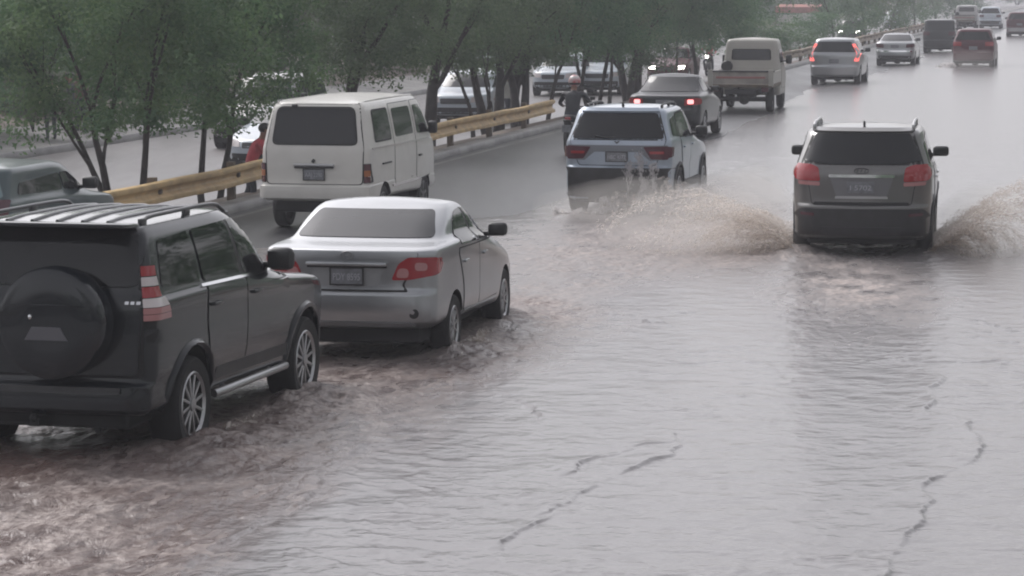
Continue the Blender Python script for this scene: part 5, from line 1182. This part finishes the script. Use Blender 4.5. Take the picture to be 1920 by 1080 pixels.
# ------------------------------------------------------------------ unseen wood added beside and behind the viewpoint, gives cars dark reflections
def wood():
    g = np.random.default_rng(77); cs = []
    for v in np.arange(-75, 150, 1.6):
        for q in range(5): cs.append(tuple(UV(19.5 + 5 * g.random(), v + g.random() * 1.6, .6 + 8.4 * g.random() ** .8)))
    for x in np.arange(-30, 12, 1.6):
        for q in range(5): cs.append((x + g.random() * 1.6, -24 - 5 * g.random(), .6 + 8.0 * g.random() ** .8))
    o = leaves('unseen_woodland', cs, 42, [1.5] * len(cs), .30, LM[2], None, 78); tag(o, "unseen wood added right of the road and behind the camera for dark reflections", 'wood'); o['kind'] = 'stuff'
wood()
# ------------------------------------------------------------------ spray and splashes
def dropmat(name, col, alpha):
    m = bpy.data.materials.new(name); m.use_nodes = True; n = m.node_tree.nodes; l = m.node_tree.links; b = n["Principled BSDF"]
    b.inputs["Base Color"].default_value = (*col, 1); b.inputs["Roughness"].default_value = .3; b.inputs["IOR"].default_value = 1.33
    t = n.new("ShaderNodeBsdfTranslucent"); t.inputs[0].default_value = (*[min(1, c * 1.25) for c in col], 1)
    ad = n.new("ShaderNodeMixShader"); ad.inputs[0].default_value = .5; l.new(b.outputs[0], ad.inputs[1]); l.new(t.outputs[0], ad.inputs[2])
    tp = n.new("ShaderNodeBsdfTransparent"); m2 = n.new("ShaderNodeMixShader"); m2.inputs[0].default_value = alpha
    l.new(tp.outputs[0], m2.inputs[1]); l.new(ad.outputs[0], m2.inputs[2]); l.new(m2.outputs[0], n["Material Output"].inputs[0])
    return m
M['spray'] = dropmat("muddy spray", (.72, .67, .63), .32); M['spray_w'] = dropmat("pale spray", (.72, .70, .70), .4)
def sheetmat():
    m = dropmat("torn water sheet", (.70, .64, .59), .5); n = m.node_tree.nodes; l = m.node_tree.links
    tc = n.new("ShaderNodeTexCoord"); nz = n.new("ShaderNodeTexNoise"); nz.inputs["Scale"].default_value = 11; nz.inputs["Detail"].default_value = 6; l.new(tc.outputs["Object"], nz.inputs["Vector"])
    mr = n.new("ShaderNodeMapRange"); mr.inputs[1].default_value = .44; mr.inputs[2].default_value = .66; mr.inputs[3].default_value = 0; mr.inputs[4].default_value = .85; l.new(nz.outputs[0], mr.inputs[0])
    mix = [q for q in n if q.type == 'MIX_SHADER' and q.outputs[0].links and q.outputs[0].links[0].to_node.type == 'OUTPUT_MATERIAL'][0]; l.new(mr.outputs[0], mix.inputs[0]); return m
M['sheet'] = sheetmat()
def mist(label, c, r, rz, dens, seed):
    bm = bmesh.new(); bmesh.ops.create_icosphere(bm, subdivisions=4, radius=1.0)
    for v in bm.verts:
        q = v.co.copy(); k = .75 + .5 * float(fbm(np.array([q.x * 1.6 + q.z + seed]), np.array([q.y * 1.6 + seed * 2 + q.z]), 3, seed)[0]); v.co = Vector((q.x * r[0] * k, q.y * r[1] * k, max(-.05, q.z * r[2] * k)))
    o = obj('spray_mist', bm, [], None, smooth=180); o.location = c; o.rotation_euler = (0, 0, rz); tag(o, label, 'mist'); o['kind'] = 'stuff'
    m = bpy.data.materials.new("spray mist"); m.use_nodes = True; n = m.node_tree.nodes; n.remove(n["Principled BSDF"])
    pv = n.new("ShaderNodeVolumePrincipled"); pv.inputs["Color"].default_value = (.93, .90, .87, 1); pv.inputs["Density"].default_value = dens
    m.node_tree.links.new(pv.outputs[0], n["Material Output"].inputs["Volume"]); o.data.materials.append(m); return o
OCT = np.array([(1, 0, 0), (-1, 0, 0), (0, 1, 0), (0, -1, 0), (0, 0, 1), (0, 0, -1)], float); OF = np.array([(0, 2, 4), (2, 1, 4), (1, 3, 4), (3, 0, 4), (2, 0, 5), (1, 2, 5), (3, 1, 5), (0, 3, 5)])
def droplets(P, Rr, stretch=None):
    P = np.asarray(P); Rr = np.asarray(Rr); S = OCT[None] * Rr[:, None, None]
    if stretch is not None:
        T = stretch / (np.linalg.norm(stretch, axis=1)[:, None] + 1e-9); dt = (S * T[:, None]).sum(-1, keepdims=True); S = S + T[:, None] * dt * 2.2
    V = (P[:, None] + S).reshape(-1, 3); Fc = (OF[None] + 6 * np.arange(len(P))[:, None, None]).reshape(-1, 3); return V, Fc
def splash(name, label, cat, src, vel, n, mat, seed, tmax=.55, rmin=.004, rmax=.016, jit=.5, fall=9.8, group=None, ribbons=0):
    """droplets on ballistic paths; src: list of ground points, vel: matching mean velocities"""
    g = np.random.default_rng(seed); src = np.asarray(src, float); vel = np.asarray(vel, float)
    nj = max(24, n // 480); tj = g.random(nj) * (len(src) - 1); pw = .38 + .8 * g.random(nj); dv = g.normal(size=(nj, 3)) * jit * np.array([.9, .9, .8]); age = .35 + .65 * g.random(nj)
    j = g.integers(0, nj, n); t = tj[j] + g.normal(size=n) * .05; i = np.clip(t.astype(int), 0, len(src) - 2); f = (t - i)[:, None]
    p0 = src[i] * (1 - f) + src[i + 1] * f; v0 = vel[i] * (1 - f) + vel[i + 1] * f
    v = v0 * pw[j][:, None] + dv[j] + g.normal(size=(n, 3)) * jit * .13
    tt = (age[j] * (.12 + .88 * g.random(n) ** .7))[:, None] * tmax
    P = p0 + v * tt + np.array([0, 0, -fall / 2]) * tt ** 2; P = P + g.normal(size=P.shape) * (.012 + .05 * tt)
    RV = []; RF = []
    if ribbons:
        for q in range(ribbons):
            tq = g.random() * (len(src) - 1); i0 = min(int(tq), len(src) - 2); f0 = tq - i0; b0 = src[i0] * (1 - f0) + src[i0 + 1] * f0
            vq = (vel[i0] * (1 - f0) + vel[i0 + 1] * f0) * (.45 + .65 * g.random()) + g.normal(size=3) * jit * np.array([.5, .5, .45]); wv = (src[-1] - src[0]); wv = wv / np.linalg.norm(wv); T = tmax * (.4 + .55 * g.random()); w0 = .02 + .05 * g.random()
            ts = np.linspace(.0, 1, 9) * T; base = len(RV); wob = g.normal(size=(9, 3)) * .025
            for k, t_ in enumerate(ts):
                c_ = b0 + vq * t_ + np.array([0, 0, -fall / 2]) * t_ * t_ + wob[k]; w_ = (w0 + .10 * t_) * (1 - (k / 8) ** 3) * (.6 + .8 * g.random())
                c_[2] = max(c_[2], .0); RV += [c_ - wv * w_, c_ + wv * w_]
            RF += [(base + 2 * k, base + 2 * k + 1, base + 2 * k + 3, base + 2 * k + 2) for k in range(8)]
    vv = v + np.array([0, 0, -fall]) * tt; ok = P[:, 2] > .02
    P = P[ok]; vv = vv[ok]; r = rmin + (rmax - rmin) * g.random(len(P)) ** 2.5
    o0 = Vector(src.mean(0)); o0.z = 0
    V, Fc = droplets(P - np.array(o0), r, vv); mi = np.zeros(len(Fc), int)
    if ribbons:
        rv = np.array(RV) - np.array(o0); rf = np.array(RF) + len(V); rf = np.concatenate([rf[:, [0, 1, 2]], rf[:, [0, 2, 3]]]); V = np.concatenate([V, rv]); Fc = np.concatenate([Fc, rf]); mi = np.concatenate([mi, np.ones(len(rf), int)])
    o = npobj(name, V, Fc, [mat, M['sheet']], smooth=True, mi=mi); o.location = o0; tag(o, label, cat); o['kind'] = 'stuff'; return o
def side_splash(name, label, carP, th, side, y0, y1, x, n, seed, vx=2.6, vz=2.6, vy=-.8, mat='spray', **k):
    d = Vector((math.sin(th), math.cos(th), 0)); r = Vector((math.cos(th), -math.sin(th), 0)) * side
    src = [tuple(Vector(carP) + r * x + d * (y0 + (y1 - y0) * q / 6) + Vector((0, 0, .05))) for q in range(7)]
    vel = [tuple(r * vx * (.6 + .4 * math.sin(q * .9 + .5)) + d * vy + Vector((0, 0, vz * (.55 + .45 * math.sin(q * .8 + .6))))) for q in range(7)]
    return splash(name, label, 'splash', src, vel, n, M[mat], seed, **k)
KP = G(1613, 491)
side_splash('water_splash', "brown fan of water thrown up left of the grey silver suv", KP, R(9.3), -1, .3, 4.0, .85, 36000, 5, 3.6, 3.55, -.6, tmax=.72, rmin=.002, rmax=.011, ribbons=260)
side_splash('water_splash', "brown fan of water thrown up right of the grey silver suv", KP, R(9.3), 1, .3, 4.0, .85, 36000, 6, 3.6, 3.8, -.6, tmax=.74, rmin=.002, rmax=.011, ribbons=260)
WP = G(1155, 406)
side_splash('spray', "pale speckled spray rising behind the bumper of the white suv", WP, R(12 - 90), 1, -.95, .95, -.25 - 0, 20000, 7, 1.5, 3.7, 0, 'spray_w', tmax=.66, rmin=.003, rmax=.015, ribbons=40)
side_splash('spray', "pale spray off the right wheels of the white suv", WP, R(12), 1, -.3, 3.8, .8, 14000, 8, 2.2, 2.6, -1.2, 'spray_w', tmax=.55, rmin=.002, rmax=.011, ribbons=60)
side_splash('water_splash', "churned brown water beside the wheels of the silver sedan", G(650, 690), R(10.8), 1, .6, 3.9, .85, 9000, 9, 1.3, 1.2, -.8, tmax=.32, rmin=.002, rmax=.009, ribbons=50)
side_splash('water_splash', "churned brown water beside the wheels of the dark off-road car", G(66, 878), R(14.3), 1, .6, 4.3, .9, 9000, 10, 1.2, 1.1, -.9, tmax=.30, rmin=.002, rmax=.008, ribbons=50)
RP = G(1824, 128)
side_splash('spray', "pale spray around the wheels of the dark red suv", RP, R(12), -1, -.8, 3.5, .7, 2500, 11, 1.8, 1.8, -1.2, 'spray_w', tmax=.5, rmin=.01, rmax=.03)

def rel(P, th, x, y, z): d = Vector((math.sin(th), math.cos(th), 0)); r = Vector((math.cos(th), -math.sin(th), 0)); return Vector(P) + r * x + d * y + Vector((0, 0, z))
mist("thin mist over the splash left of the grey silver suv", rel(KP, R(9.3), -2.1, 1.6, .05), (1.5, 2.3, .85), -R(9.3), .13, 3)
mist("thin mist over the splash right of the grey silver suv", rel(KP, R(9.3), 2.1, 1.6, .05), (1.5, 2.3, .85), -R(9.3), .13, 4)
mist("pale mist low behind the white suv", rel(WP, R(12), .5, -1.2, .05), (1.5, 1.0, .7), -R(12), .30, 5)
mist("pale mist along the right side of the white suv", rel(WP, R(12), 1.7, 1.2, .05), (1.0, 2.6, .7), -R(12), .2, 6)
mist("pale mist behind the dark red suv", rel(RP, R(12), 0, -2.2, .05), (1.3, 2.6, .9), -R(12), .04, 7)
# ------------------------------------------------------------------ haze
bm = bmesh.new(); add_box(bm, (60, 330, 5.0), (560, 1000, 14.0))
hz = obj('haze', bm, [], None); hz['kind'] = 'stuff'
hmz = bpy.data.materials.new("haze"); hmz.use_nodes = True; n = hmz.node_tree.nodes; n.remove(n["Principled BSDF"])
pv = n.new("ShaderNodeVolumePrincipled"); pv.inputs["Color"].default_value = (.84, .85, .91, 1); pv.inputs["Density"].default_value = .0010; pv.inputs["Anisotropy"].default_value = .2
hmz.node_tree.links.new(pv.outputs[0], n["Material Output"].inputs["Volume"]); hz.data.materials.append(hmz)
SC.cycles.volume_bounces = 1
